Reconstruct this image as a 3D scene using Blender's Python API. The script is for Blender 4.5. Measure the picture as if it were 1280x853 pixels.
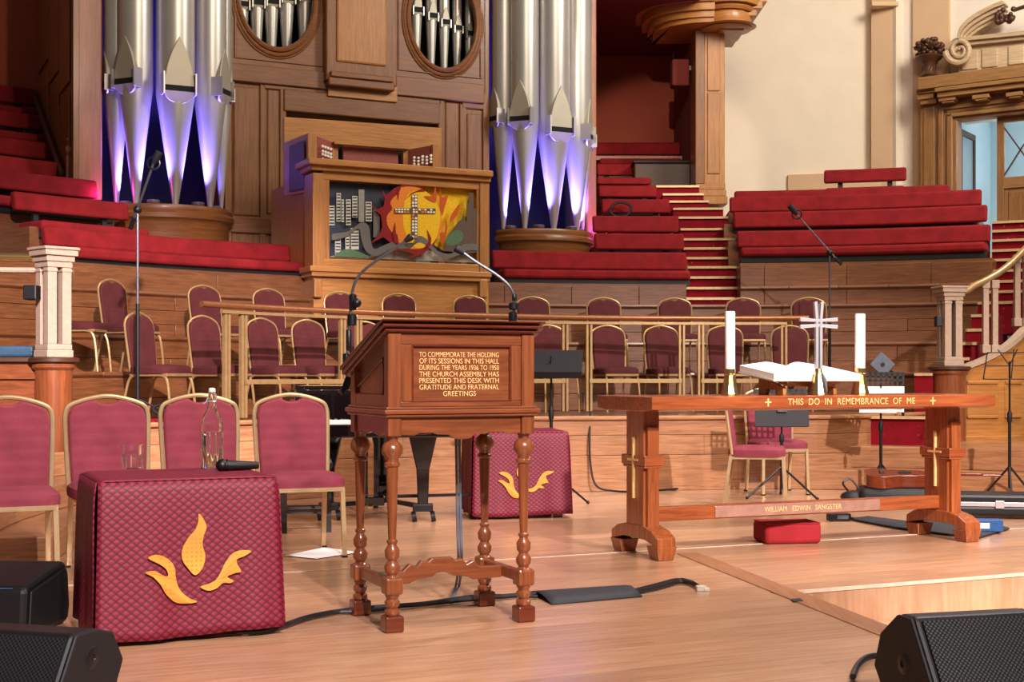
import bpy, bmesh, math, random
from mathutils import Vector, Matrix
random.seed(7)
for o in list(bpy.data.objects): bpy.data.objects.remove(o)
SC = bpy.context.scene
COL = SC.collection
R = math.radians
# ------------------------------------------------------------------ camera
F = 1690.0      # focal length in pixels of the 1280 x 853 frame
HZ = 470.0      # row of the horizon
cam = bpy.data.cameras.new('camera'); camo = bpy.data.objects.new('camera', cam); COL.objects.link(camo)
camo.location = (0, 0, 1.0); camo.rotation_euler = (R(90), 0, 0)
cam.sensor_width = 36; cam.lens = F/1280*36; cam.shift_y = (HZ-426.5)/1280; cam.clip_end = 200
SC.camera = camo
# ------------------------------------------------------------------ world and stage lighting
w = bpy.data.worlds.new('hall_air'); SC.world = w; w.use_nodes = True
w.node_tree.nodes['Background'].inputs[0].default_value = (1.0, 0.86, 0.74, 1)
w.node_tree.nodes['Background'].inputs[1].default_value = 0.11
def spot(name, loc, aim, power, col, size, blend=.5, rad=.12):
    l = bpy.data.lights.new(name, 'SPOT'); l.energy = power; l.color = col; l.spot_size = R(size); l.spot_blend = blend; l.shadow_soft_size = rad
    o = bpy.data.objects.new(name, l); COL.objects.link(o); o.location = loc
    o.rotation_euler = (Vector(aim)-Vector(loc)).to_track_quat('-Z', 'Y').to_euler(); return o
def area(name, loc, aim, power, col, size):
    l = bpy.data.lights.new(name, 'AREA'); l.energy = power; l.color = col; l.size = size
    o = bpy.data.objects.new(name, l); COL.objects.link(o); o.location = loc
    o.rotation_euler = (Vector(aim)-Vector(loc)).to_track_quat('-Z', 'Y').to_euler(); return o
spot('stage_spot', (1.2, -1.5, 6.4), (-3.0, 11.7, 1.5), 14500, (1.0, .84, .90), 20, .6)
spot('stage_spot', (1.6, -1.5, 6.2), (-1.7, 6.6, .4), 3500, (1.0, .85, .87), 30, .6)
spot('stage_spot', (5.5, -1.0, 6.6), (3.0, 9.8, .2), 8000, (1.0, .88, .86), 36, .6)
spot('stage_spot', (2.6, -1.5, 5.6), (-.2, 6.0, .4), 2400, (1.0, .90, .84), 48, .6)
spot('stage_spot', (4.5, 10.5, 8.5), (0.9, 8.0, 0), 1500, (1.0, .86, .9), 60, .6)
spot('wall_fill_spot', (0.5, 3.0, 7.0), (2.5, 22.6, 4.3), 3000, (1.0, .84, .68), 10.5, .35)  # added narrow spot, brightens the red back wall of the alcove
spot('wall_fill_spot', (3.0, 3.0, 7.5), (-7.0, 18.0, 4.9), 1100, (1.0, .80, .62), 18, .5)  # added spot, brightens the red wall at the upper left
area('hall_lamp', (3.0, 6.0, 9.5), (2.0, 15.0, 3.0), 600, (1.0, .84, .66), 4)
area('hall_lamp', (8.0, 12.0, 9.5), (4.8, 22.0, 4.4), 1050, (1.0, .92, .82), 3)
SC.view_settings.view_transform = 'Standard'; SC.view_settings.look = 'None'
SC.view_settings.exposure = 0.0; SC.view_settings.gamma = 1.0; SC.view_settings.use_curve_mapping = False
# ------------------------------------------------------------------ coordinates
YAW = R(24)                      # the stage is turned this much against the view
def U(px, py, Z): return Vector(((px-640)/F*Z, Z, 1-(py-HZ)/F*Z))
def G(px, py, h=0.0): return U(px, py, F*(1-h)/(py-HZ))
CX, CY = 2.07, 8.2               # centre of the curved choir tiers
def ringZ(px, rad):
    k = (px-640)/F; a = k*k+1; b = -2*(k*CX+CY); c = CX*CX+CY*CY-rad*rad
    return (-b+math.sqrt(max(b*b-4*a*c, 0)))/(2*a)
def ang(px, rad):
    Z = ringZ(px, rad); return math.atan2((px-640)/F*Z-CX, Z-CY)
def ring(rad, th, z=0.0): return Vector((CX+rad*math.sin(th), CY+rad*math.cos(th), z))
def hgt(px, py, Z): return 1+(HZ-py)*Z/F
class Frame:                     # a vertical working plane: local x to the right, y away, z up
    def __init__(s, o, yaw): s.o = Vector((o[0], o[1], 0)); s.yaw = yaw; s.c = math.cos(yaw); s.s = math.sin(yaw)
    def w(s, x, y, z): return Vector((s.o.x+x*s.c-y*s.s, s.o.y+x*s.s+y*s.c, z))
    def hit(s, px, py, off=0.0):
        k = (px-640)/F; n = Vector((-s.s, s.c)); o = Vector((s.o.x, s.o.y))+n*off
        Z = (o.x*n.x+o.y*n.y)/(k*n.x+n.y)
        d = Vector((k*Z-s.o.x, Z-s.o.y)); return (d.x*s.c+d.y*s.s, 1-(py-HZ)/F*Z)
# ------------------------------------------------------------------ materials
def lin(c):
    f = lambda v: v/12.92 if v <= .04045 else ((v+.055)/1.055)**2.4
    return tuple(f(v/255) for v in c)+(1,)
def mat(name):
    m = bpy.data.materials.new(name); m.use_nodes = True; nt = m.node_tree
    return m, nt, nt.nodes['Principled BSDF']
def node(nt, t, **kw):
    n = nt.nodes.new(t)
    for k, v in kw.items(): setattr(n, k, v)
    return n
def vary(nt, col_socket, amount):
    oi = node(nt, 'ShaderNodeObjectInfo'); mr = node(nt, 'ShaderNodeMapRange'); hsv = node(nt, 'ShaderNodeHueSaturation')
    mr.inputs[3].default_value = 1-amount; mr.inputs[4].default_value = 1+amount
    nt.links.new(oi.outputs['Random'], mr.inputs[0]); nt.links.new(mr.outputs[0], hsv.inputs['Value']); nt.links.new(col_socket, hsv.inputs['Color'])
    return hsv.outputs[0]
def wood(name, c1, c2, scale=(1, 1, 14), rough=.35, coat=.2, var=.05, bump=.04, freq=3.0):
    m, nt, b = mat(name)
    tc = node(nt, 'ShaderNodeTexCoord'); mp = node(nt, 'ShaderNodeMapping'); mp.inputs['Scale'].default_value = scale
    nz = node(nt, 'ShaderNodeTexNoise'); nz.inputs['Scale'].default_value = freq; nz.inputs['Detail'].default_value = 7; nz.inputs['Roughness'].default_value = .62; nz.inputs['Distortion'].default_value = .6
    cr = node(nt, 'ShaderNodeValToRGB'); cr.color_ramp.elements[0].position = .32; cr.color_ramp.elements[1].position = .7
    cr.color_ramp.elements[0].color = lin(c1); cr.color_ramp.elements[1].color = lin(c2)
    nt.links.new(tc.outputs['Object'], mp.inputs[0]); nt.links.new(mp.outputs[0], nz.inputs[0]); nt.links.new(nz.outputs[0], cr.inputs[0])
    n2 = node(nt, 'ShaderNodeTexNoise'); n2.inputs['Scale'].default_value = .9; n2.inputs['Detail'].default_value = 3
    nt.links.new(tc.outputs['Object'], n2.inputs[0])
    mr = node(nt, 'ShaderNodeMapRange'); mr.inputs[1].default_value = .3; mr.inputs[2].default_value = .7; mr.inputs[3].default_value = .86; mr.inputs[4].default_value = 1.1
    nt.links.new(n2.outputs[0], mr.inputs[0])
    hs = node(nt, 'ShaderNodeHueSaturation'); nt.links.new(mr.outputs[0], hs.inputs['Value']); nt.links.new(cr.outputs[0], hs.inputs['Color'])
    nt.links.new(vary(nt, hs.outputs[0], var), b.inputs['Base Color'])
    b.inputs['Roughness'].default_value = rough; b.inputs['Coat Weight'].default_value = coat; b.inputs['Coat Roughness'].default_value = .18
    bp = node(nt, 'ShaderNodeBump'); bp.inputs['Strength'].default_value = bump; bp.inputs['Distance'].default_value = .02
    nt.links.new(nz.outputs[0], bp.inputs['Height']); nt.links.new(bp.outputs[0], b.inputs['Normal'])
    return m
def plain(name, c, rough=.5, metal=0.0, noise=.12, nscale=30, coat=0, sheen=0, bump=0.0, var=0.0):
    m, nt, b = mat(name); L = lin(c)
    tc = node(nt, 'ShaderNodeTexCoord'); nz = node(nt, 'ShaderNodeTexNoise'); nz.inputs['Scale'].default_value = nscale; nz.inputs['Detail'].default_value = 4
    nt.links.new(tc.outputs['Object'], nz.inputs[0])
    cr = node(nt, 'ShaderNodeValToRGB'); e = cr.color_ramp.elements; e[0].position = .3; e[1].position = .7
    e[0].color = tuple(v*(1-noise) for v in L[:3])+(1,); e[1].color = tuple(min(1, v*(1+noise)) for v in L[:3])+(1,)
    nt.links.new(nz.outputs[0], cr.inputs[0])
    out = vary(nt, cr.outputs[0], var) if var else cr.outputs[0]
    nt.links.new(out, b.inputs['Base Color'])
    b.inputs['Roughness'].default_value = rough; b.inputs['Metallic'].default_value = metal
    b.inputs['Coat Weight'].default_value = coat; b.inputs['Sheen Weight'].default_value = sheen
    if bump:
        bp = node(nt, 'ShaderNodeBump'); bp.inputs['Strength'].default_value = bump; bp.inputs['Distance'].default_value = .01
        nt.links.new(nz.outputs[0], bp.inputs['Height']); nt.links.new(bp.outputs[0], b.inputs['Normal'])
    return m
def dotted(name, c1, c2, scale, rough=.85, sheen=.3, thr=.25):      # woven cloth with small spots
    m, nt, b = mat(name)
    tc = node(nt, 'ShaderNodeTexCoord'); v = node(nt, 'ShaderNodeTexVoronoi'); v.inputs['Scale'].default_value = scale; v.inputs['Randomness'].default_value = .15
    nt.links.new(tc.outputs['Object'], v.inputs['Vector'])
    cr = node(nt, 'ShaderNodeValToRGB'); e = cr.color_ramp.elements; e[0].position = thr-.05; e[1].position = thr+.05; e[0].color = lin(c2); e[1].color = lin(c1)
    nt.links.new(v.outputs['Distance'], cr.inputs[0])
    nz = node(nt, 'ShaderNodeTexNoise'); nz.inputs['Scale'].default_value = 6; nt.links.new(tc.outputs['Object'], nz.inputs[0])
    mr = node(nt, 'ShaderNodeMapRange'); mr.inputs[1].default_value = .3; mr.inputs[2].default_value = .7; mr.inputs[3].default_value = .8; mr.inputs[4].default_value = 1.15; nt.links.new(nz.outputs[0], mr.inputs[0])
    hs = node(nt, 'ShaderNodeHueSaturation'); nt.links.new(mr.outputs[0], hs.inputs['Value']); nt.links.new(cr.outputs[0], hs.inputs['Color'])
    nt.links.new(hs.outputs[0], b.inputs['Base Color']); b.inputs['Roughness'].default_value = rough; b.inputs['Sheen Weight'].default_value = sheen*.25; b.inputs['Sheen Tint'].default_value = lin(c1); b.inputs['Specular IOR Level'].default_value = .25
    return m
def brocade(name, c1, c2, c3):                                        # diamond weave laid out in the cloth's own UV
    m, nt, b = mat(name)
    uv = node(nt, 'ShaderNodeTexCoord'); sep = node(nt, 'ShaderNodeSeparateXYZ'); nt.links.new(uv.outputs['UV'], sep.inputs[0])
    def M(op, a, bb=None):
        n = node(nt, 'ShaderNodeMath', operation=op)
        for i, x in enumerate((a, bb)):
            if x is None: continue
            if isinstance(x, (int, float)): n.inputs[i].default_value = x
            else: nt.links.new(x, n.inputs[i])
        return n.outputs[0]
    s = 1/.027*math.pi
    u1 = M('MULTIPLY', M('ADD', sep.outputs[0], M('MULTIPLY', sep.outputs[1], 1.15)), s*.78); u2 = M('MULTIPLY', M('SUBTRACT', sep.outputs[0], M('MULTIPLY', sep.outputs[1], 1.15)), s*.78)
    p = M('MULTIPLY', M('ABSOLUTE', M('SINE', u1)), M('ABSOLUTE', M('SINE', u2)))
    cr = node(nt, 'ShaderNodeValToRGB'); e = cr.color_ramp.elements; e[0].position = .03; e[0].color = lin(c3); e[1].position = .16; e[1].color = lin(c1)
    x = cr.color_ramp.elements.new(.75); x.color = lin(c2)
    nt.links.new(p, cr.inputs[0]); nt.links.new(cr.outputs[0], b.inputs['Base Color'])
    b.inputs['Roughness'].default_value = .6; b.inputs['Sheen Weight'].default_value = .08; b.inputs['Sheen Tint'].default_value = lin(c2)
    bp = node(nt, 'ShaderNodeBump'); bp.inputs['Strength'].default_value = .35; bp.inputs['Distance'].default_value = .004
    nt.links.new(p, bp.inputs['Height']); nt.links.new(bp.outputs[0], b.inputs['Normal'])
    return m
def glass(name, col, rough=.0, ior=1.45):
    m, nt, b = mat(name); b.inputs['Base Color'].default_value = lin(col); b.inputs['Transmission Weight'].default_value = 1; b.inputs['Roughness'].default_value = rough; b.inputs['IOR'].default_value = ior
    return m
def grille(name, c1, c2, scale):
    m, nt, b = mat(name)
    uv = node(nt, 'ShaderNodeTexCoord'); v = node(nt, 'ShaderNodeTexVoronoi'); v.inputs['Scale'].default_value = scale; v.inputs['Randomness'].default_value = 0
    mp = node(nt, 'ShaderNodeMapping'); mp.inputs['Rotation'].default_value = (0, 0, R(45)); nt.links.new(uv.outputs['UV'], mp.inputs[0]); nt.links.new(mp.outputs[0], v.inputs['Vector'])
    v.voronoi_dimensions = '2D'
    cr = node(nt, 'ShaderNodeValToRGB'); e = cr.color_ramp.elements; e[0].position = .34; e[1].position = .42; e[0].color = lin(c1); e[1].color = lin(c2)
    nt.links.new(v.outputs['Distance'], cr.inputs[0]); nt.links.new(cr.outputs[0], b.inputs['Base Color']); b.inputs['Roughness'].default_value = .45
    bp = node(nt, 'ShaderNodeBump'); bp.inputs['Strength'].default_value = .6; bp.inputs['Distance'].default_value = .003
    nt.links.new(v.outputs['Distance'], bp.inputs['Height']); nt.links.new(bp.outputs[0], b.inputs['Normal'])
    return m
M = {}
H, V = (1.2, 1.2, 16), (16, 16, 1.0)
M['floor'] = wood('floor_oak', (176, 128, 95), (210, 166, 131), (.9, 13, 1), .3, .35, .09, .03)
M['joint'] = plain('floor_joint', (96, 60, 40), .6)
M['pale'] = plain('worn_edge', (226, 196, 172), .5)
M['strip'] = wood('floor_strip', (150, 98, 66), (180, 124, 88), (13, .9, 1), .35, .2)
M['base'] = wood('base_oak', (150, 99, 64), (196, 142, 100), H, .38, .2, .08)
M['tier'] = wood('tier_oak', (98, 57, 30), (138, 86, 49), H, .4, .2, .06)
M['oak'] = wood('organ_oak', (110, 66, 28), (148, 94, 44), V, .42, .12, .05)
M['oakh'] = wood('organ_oak_rail', (108, 62, 26), (144, 88, 40), (1, 1, 16), .42, .12, .05)
M['oakg'] = wood('golden_oak', (160, 102, 46), (196, 136, 70), (1, 1, 16), .4, .15, .05)
M['oakgv'] = wood('golden_oak_post', (150, 96, 44), (188, 128, 66), V, .4, .15, .05)
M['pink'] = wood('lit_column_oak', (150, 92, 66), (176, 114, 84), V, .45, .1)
M['dark'] = wood('dark_oak', (60, 34, 18), (86, 50, 26), H, .5, .1)
M['lect'] = wood('lectern_oak', (112, 58, 31), (152, 86, 48), V, .28, .45, .05)
M['lecth'] = wood('lectern_oak_rail', (112, 58, 31), (150, 84, 48), (1.2, 16, 16), .28, .45, .05)
M['mahog'] = wood('lectern_lid', (86, 34, 18), (120, 52, 28), (1.2, 14, 14), .25, .5)
M['ctab'] = wood('table_teak', (134, 64, 31), (180, 98, 54), (1.0, 16, 16), .26, .45, .05)
M['ctabv'] = wood('table_teak_post', (132, 64, 30), (182, 102, 55), (16, 16, 1.0), .26, .45, .05)
M['red'] = dotted('bench_red_cloth', (136, 27, 31), (120, 20, 25), 160, .9, .25, .3)
M['carpet'] = dotted('stair_carpet', (128, 10, 26), (176, 84, 50), 11, .95, .2, .1)
M['black'] = plain('black_plinth', (18, 16, 18), .5)
M['fabA'] = dotted('rose_chair_cloth', (136, 56, 70), (150, 72, 86), 130, .85, .5, .3)
M['fabB'] = dotted('maroon_chair_cloth', (84, 35, 36), (74, 29, 31), 170, .85, .35, .3)
M['gold'] = plain('champagne_tube', (214, 184, 140), .32, .55, .08, 20)
M['brassd'] = plain('brass_tube', (180, 146, 98), .35, .45, .1, 20)
M['brass'] = plain('polished_brass', (214, 184, 120), .2, .95, .06, 12)
M['nose'] = plain('stair_nosing', (214, 182, 132), .4, .3)
M['cloth'] = brocade('cloth_brocade', (106, 8, 34), (136, 26, 54), (72, 3, 22))
M['amber'] = dotted('applique_gold', (236, 158, 66), (222, 136, 48), 60, .5, .3, .3)
M['stone'] = plain('painted_stone', (176, 150, 128), .55, .0, .1, 40)
M['stonew'] = plain('painted_white', (232, 222, 216), .5, .0, .06, 40)
M['cream'] = plain('cream_plaster', (232, 216, 192), .8, 0, .03, 3)
M['tan'] = plain('tan_plaster', (214, 178, 140), .8, 0, .03, 3)
M['white'] = plain('white_plaster', (236, 222, 206), .8, 0, .03, 3)
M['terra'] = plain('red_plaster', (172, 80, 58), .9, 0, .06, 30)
M['terra_shaded'] = plain('red_plaster_shaded', (120, 46, 36), .9, 0, .06, 30)  # the red plaster again, with the alcove's shade put into its colour
M['pipe'] = plain('pipe_metal', (192, 188, 180), .36, .55, .05, 3)
M['lip'] = plain('pipe_lip', (176, 168, 150), .5, .35, .05, 6)
M['slot'] = plain('pipe_mouth', (6, 6, 8), .8)
M['navy'] = plain('navy_backing', (9, 7, 44), .85, 0, .2, 6)
M['void'] = plain('case_interior', (8, 7, 9), .9)
M['blk'] = plain('black_metal', (26, 26, 30), .4, .3)
M['blkm'] = plain('matt_black', (17, 16, 19), .6, 0, .2, 60)
M['plast'] = plain('black_plastic', (12, 12, 14), .45, 0, .15, 80)
M['piano'] = plain('piano_lacquer', (10, 10, 12), .08, 0, .0, 5, coat=1)
M['chrome'] = plain('chrome', (226, 222, 226), .22, .6, .04, 10)
M['steel'] = plain('grey_steel', (120, 120, 128), .3, .8)
M['ivory'] = plain('ivory', (238, 234, 222), .35)
M['wax'] = plain('candle_wax', (250, 246, 240), .45, 0, .02, 8)
M['paper'] = plain('white_paper', (246, 244, 240), .7, 0, .02, 8)
M['page'] = plain('page_edges', (206, 196, 180), .8, 0, .1, 120)
M['hass'] = dotted('hassock_red', (156, 38, 44), (146, 32, 38), 160, .9, .3, .3)
M['mesh'] = grille('speaker_grille', (3, 3, 4), (34, 34, 39), 95)
M['ink'] = plain('gilt_lettering', (240, 198, 128), .5, .0)
M['plate'] = plain('worn_brass_plate', (196, 150, 132), .3, .45, .12, 18)
M['mat'] = plain('rubber_mat', (44, 44, 50), .7, 0, .1, 40)
M['cable'] = plain('cable_rubber', (22, 22, 26), .5)
M['cablew'] = plain('connector_white', (220, 210, 196), .5)
M['slate'] = plain('slate_pad', (96, 102, 116), .7)
M['blue'] = plain('blue_vinyl', (54, 84, 108), .5)
M['bluebox'] = plain('blue_card', (30, 80, 140), .5)
M['glass'] = glass('clear_glass', (255, 255, 255))
M['water'] = glass('water', (250, 252, 255), 0, 1.33)
M['pale_blue'] = plain('pale_blue_paint', (178, 206, 220), .8, 0, .03, 3)
M['bronze'] = plain('carved_oak', (78, 46, 28), .45, 0, .2, 20)
M['oakd'] = wood('doorway_oak', (132, 92, 50), (170, 126, 76), (1, 1, 16), .45, .1, .05)
M['oakdv'] = wood('doorway_oak_post', (126, 84, 44), (162, 116, 68), V, .45, .1, .05)
M['limed'] = wood('limed_oak', (176, 148, 112), (208, 182, 146), (1, 1, 14), .55, .05)
M['guitar'] = wood('guitar_mahogany', (96, 34, 16), (136, 56, 26), (1, 12, 12), .2, .6)
M['felt'] = plain('music_desk_leather', (148, 76, 66), .7, 0, .12, 30)
M['ledb'] = plain('lamp_shell', (110, 100, 104), .4, .3)
# applique colours
for k, c in dict(sky=(58, 62, 74), smoke=(110, 104, 100), sand=(176, 166, 150), yellow=(236, 188, 24), orange=(226, 132, 40), crimson=(140, 20, 24), window=(206, 204, 190), tower=(150, 150, 138), navyblk=(30, 38, 66), brown=(96, 78, 66), leaf=(86, 116, 84), flame=(196, 84, 26)).items():
    M['q_'+k] = plain('applique_'+k, c, .85, 0, .15, 60)
# ------------------------------------------------------------------ mesh building
class MB:
    def __init__(s): s.v = []; s.f = []; s.uv = None
    def add(s, vs, fs):
        n = len(s.v); s.v += [Vector(v) for v in vs]; s.f += [tuple(i+n for i in f) for f in fs]; return s
    def box(s, x0, x1, y0, y1, z0, z1):
        return s.add([(x0,y0,z0),(x1,y0,z0),(x1,y1,z0),(x0,y1,z0),(x0,y0,z1),(x1,y0,z1),(x1,y1,z1),(x0,y1,z1)],
                     [(0,3,2,1),(4,5,6,7),(0,1,5,4),(1,2,6,5),(2,3,7,6),(3,0,4,7)])
    def bar(s, a, b, wx, wz, up=(0, 0, 1)):           # square bar from a to b
        a, b = Vector(a), Vector(b); d = (b-a).normalized(); up = Vector(up)
        if abs(d.dot(up)) > .95: up = Vector((0, 1, 0))
        x = d.cross(up).normalized()*wx/2; z = x.cross(d).normalized()*wz/2
        vs = [p+i*x+j*z for p in (a, b) for i, j in ((-1,-1),(1,-1),(1,1),(-1,1))]
        return s.add(vs, [(0,1,2,3),(7,6,5,4),(0,4,5,1),(1,5,6,2),(2,6,7,3),(3,7,4,0)])
    def prism(s, poly, fn, a, b):                     # poly (u, v) pushed from a to b; fn(u, v, t) -> point
        n = len(poly); vs = [fn(u, v, a) for u, v in poly]+[fn(u, v, b) for u, v in poly]
        return s.add(vs, [tuple(range(n))[::-1], tuple(range(n, 2*n))]+[(i, (i+1) % n, n+(i+1) % n, n+i) for i in range(n)])
    def lathe(s, prof, n=16, c=(0, 0, 0), cap=True, sy=1.0):
        c = Vector(c); vs = []; fs = []
        for r, z in prof:
            for i in range(n):
                t = 2*math.pi*i/n; vs.append(c+Vector((r*math.cos(t), r*sy*math.sin(t), z)))
        for j in range(len(prof)-1):
            for i in range(n):
                a, b = j*n+i, j*n+(i+1) % n; fs.append((a, b, b+n, a+n))
        if cap: fs += [tuple(range(n))[::-1], tuple(range((len(prof)-1)*n, len(prof)*n))]
        return s.add(vs, fs)
    def tube(s, pts, r, n=8, closed=False, rr=None):
        pts = [Vector(p) for p in pts]; m = len(pts); vs = []; up = None
        for i, p in enumerate(pts):
            if closed: d = pts[(i+1) % m]-pts[i-1]
            else: d = pts[min(i+1, m-1)]-pts[max(i-1, 0)]
            d.normalize()
            if up is None:
                up = Vector((0, 0, 1)) if abs(d.z) < .9 else Vector((0, 1, 0))
            x = d.cross(up).normalized(); up = x.cross(d).normalized()
            ra = rr[i] if rr else r
            vs += [p+(x*math.cos(2*math.pi*k/n)+up*math.sin(2*math.pi*k/n))*ra for k in range(n)]
        fs = []
        for i in range(m if closed else m-1):
            for k in range(n):
                a, b = i*n+k, i*n+(k+1) % n; c, d = ((i+1) % m)*n+(k+1) % n, ((i+1) % m)*n+k; fs.append((a, b, c, d))
        if not closed: fs += [tuple(range(n))[::-1], tuple(range((m-1)*n, m*n))]
        return s.add(vs, fs)
    def arc(s, r0, r1, z0, z1, t0, t1, n=12, lean=0.0):   # curved block about the tier centre; lean moves the top outwards
        sec = [(r0, z0), (r1, z0), (r1+lean, z1), (r0+lean, z1)]; return s.arcsec(sec, t0, t1, n)
    def arcsec(s, sec, t0, t1, n=12):
        k = len(sec); vs = []; fs = []
        for i in range(n+1):
            t = t0+(t1-t0)*i/n; vs += [ring(r, t, z) for r, z in sec]
        for i in range(n):
            for j in range(k): a, b = i*k+j, i*k+(j+1) % k; fs.append((a, a+k, b+k, b))
        fs += [tuple(range(k)), tuple(range(n*k, n*k+k))[::-1]]
        return s.add(vs, fs)
    def sphere(s, c, r, n=12, m=8, sc=(1, 1, 1)):
        c = Vector(c); pr = [(max(r*math.sin(math.pi*j/m), 1e-4), -r*math.cos(math.pi*j/m)) for j in range(m+1)]
        k = len(s.v); s.lathe(pr, n)
        for i in range(k, len(s.v)): v = s.v[i]; s.v[i] = Vector((v.x*sc[0], v.y*sc[1], v.z*sc[2]))+c
        return s
    def xf(s, mx, k=0):
        for i in range(k, len(s.v)): s.v[i] = mx @ s.v[i]
        return s
    def mesh(s, name, m, o=(0, 0, 0), smooth=False):
        me = bpy.data.meshes.new(name); o = Vector(o)
        me.from_pydata([v-o for v in s.v], [], s.f)
        bm = bmesh.new(); bm.from_mesh(me); bmesh.ops.recalc_face_normals(bm, faces=bm.faces); bm.to_mesh(me); bm.free()
        me.materials.append(M[m] if isinstance(m, str) else m)
        if smooth:
            me.polygons.foreach_set('use_smooth', [True]*len(me.polygons)); me.set_sharp_from_angle(angle=R(42))
        return me
def link(name, me, parent=None, loc=(0, 0, 0)):
    o = bpy.data.objects.new(name, me); COL.objects.link(o); o.parent = parent; o.location = loc; return o
def obj(name, mb, m, parent=None, smooth=False, bev=0.0, o=None, seg=2):
    """mesh object; with o (world origin) the geometry given in world coordinates is stored about o"""
    if o is None and parent is not None and parent.get('_w'): org = parent.location; loc = (0, 0, 0)
    else: org = Vector(o or (0, 0, 0)); loc = org
    ob = link(name, mb.mesh(name, m, org, smooth), parent, loc)
    if bev:
        b = ob.modifiers.new('bevel', 'BEVEL'); b.width = bev; b.segments = seg; b.limit_method = 'ANGLE'; b.angle_limit = R(35); b.harden_normals = False
    return ob
def tag(o, label=None, cat=None, group=None, kind=None):
    if label: o['label'] = label
    if cat: o['category'] = cat
    if group: o['group'] = group
    if kind: o['kind'] = kind
    return o
def thing(name, label, cat, loc=(0, 0, 0), yaw=0.0, group=None, world=False):
    o = bpy.data.objects.new(name, None); COL.objects.link(o); o.empty_display_size = .1
    o.location = loc; o.rotation_euler = (0, 0, yaw)
    if world: o['_w'] = 1
    return tag(o, label, cat, group)
def struct(name, mb, m, smooth=False, bev=0.0, o=(0, 0, 0), label=None):
    ob = obj(name, mb, m, None, smooth, bev, o); ob['kind'] = 'structure'
    if label: ob['label'] = label
    return ob
def dup(root, loc, yaw, label, scale=None):
    r = root.copy(); COL.objects.link(r); r.location = loc; r.rotation_euler = (0, 0, yaw); r['label'] = label
    if scale: r.scale = (scale,)*3
    for ch in root.children:
        c = ch.copy(); COL.objects.link(c); c.parent = r
        for g in ch.children:
            d = g.copy(); COL.objects.link(d); d.parent = c
    return r
def spline(pts, n=6, closed=False):
    P = [Vector(p) for p in pts]; m = len(P); out = []
    for i in range(m if closed else m-1):
        if closed: p0, p1, p2, p3 = P[i-1], P[i], P[(i+1) % m], P[(i+2) % m]
        else: p0, p1, p2, p3 = P[max(i-1, 0)], P[i], P[i+1], P[min(i+2, m-1)]
        for k in range(n):
            t = k/n; out.append(.5*((2*p1)+(p2-p0)*t+(2*p0-5*p1+4*p2-p3)*t*t+(3*p1-p0-3*p2+p3)*t**3))
    if not closed: out.append(P[-1])
    return out
def text(name, s, size, m, parent, loc, rot, align='CENTER', ext=.0015, sx=1.0, sp=1.0):
    c = bpy.data.curves.new(name, 'FONT'); c.body = s; c.size = size; c.align_x = align; c.align_y = 'CENTER'; c.extrude = ext; c.space_character = sp
    o = bpy.data.objects.new(name, c); COL.objects.link(o); o.parent = parent; o.location = loc; o.rotation_euler = rot; o.scale = (sx, 1, 1)
    c.materials.append(M[m])
    bpy.context.view_layer.update(); me = bpy.data.meshes.new_from_object(o); bpy.data.objects.remove(o)
    o = link(name, me, parent, loc); o.rotation_euler = rot; o.scale = (sx, 1, 1); return o
XZ = lambda u, v, t: (u, t, v)
# ================================================================== THE SETTING
# ---- stage floor: boards laid across the stage, with the step well cut out at the right
c24, s24 = math.cos(YAW), math.sin(YAW)
def ps(p, s, z=0.0): return Vector((p*c24-s*s24, p*s24+s*c24, z))
def plim(s): return 3.66-.19*(5.22-s)
fl = MB()
fl.prism([(-2.5, 2.0), (plim(2.0), 2.0), (plim(5.22), 5.22), (9.5, 5.22), (9.5, 14.0), (-2.5, 14.0)], lambda u, v, t: ps(u, v, t), -.5, -.022)
floor = struct('floor', fl, 'joint', label='glossy oak stage floor of long boards')
PW = .168; boards = {}
def board(L):
    L = round(L, 2)
    if L not in boards: boards[L] = MB().box(0, L, .0012, PW-.0012, -.022, 0).mesh('plank', 'floor')
    return boards[L]
nrow = int((12.9-2.6)/PW); S0 = 5.22-15*PW
for i in range(nrow):
    s = S0+i*PW; lo = -1.6; hi = 8.9 if s > 5.15 else plim(s)
    p = lo+(-(i*1.37) % 2.4)*.5-1.0
    while p < hi-.05:
        L = random.choice((2.2, 2.6, 3.0, 3.4)); e = min(p+L, hi)
        if hi-e < .4: e = hi
        o = link('plank', board(e-p-.004), floor, ps(p, s)); o.rotation_euler = (0, 0, YAW); p = e
tr = MB(); tr.prism([(3.93, 6.55), (4.06, 6.55), (plim(2.6)+.02, 2.6), (plim(2.6)-.11, 2.6)], lambda u, v, t: ps(u, v, t), 0, .004)
t_ = struct('trim_1', tr, 'strip', label='darker board running diagonally along the step well')
tr = MB(); tr.prism([(-1.0, 6.735), (8.0, 6.735), (8.0, 6.743), (-1.0, 6.743)], lambda u, v, t: ps(u, v, t), 0, .003)
struct('trim_2', tr, 'pale', label='pale worn joint across the stage boards')
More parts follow.
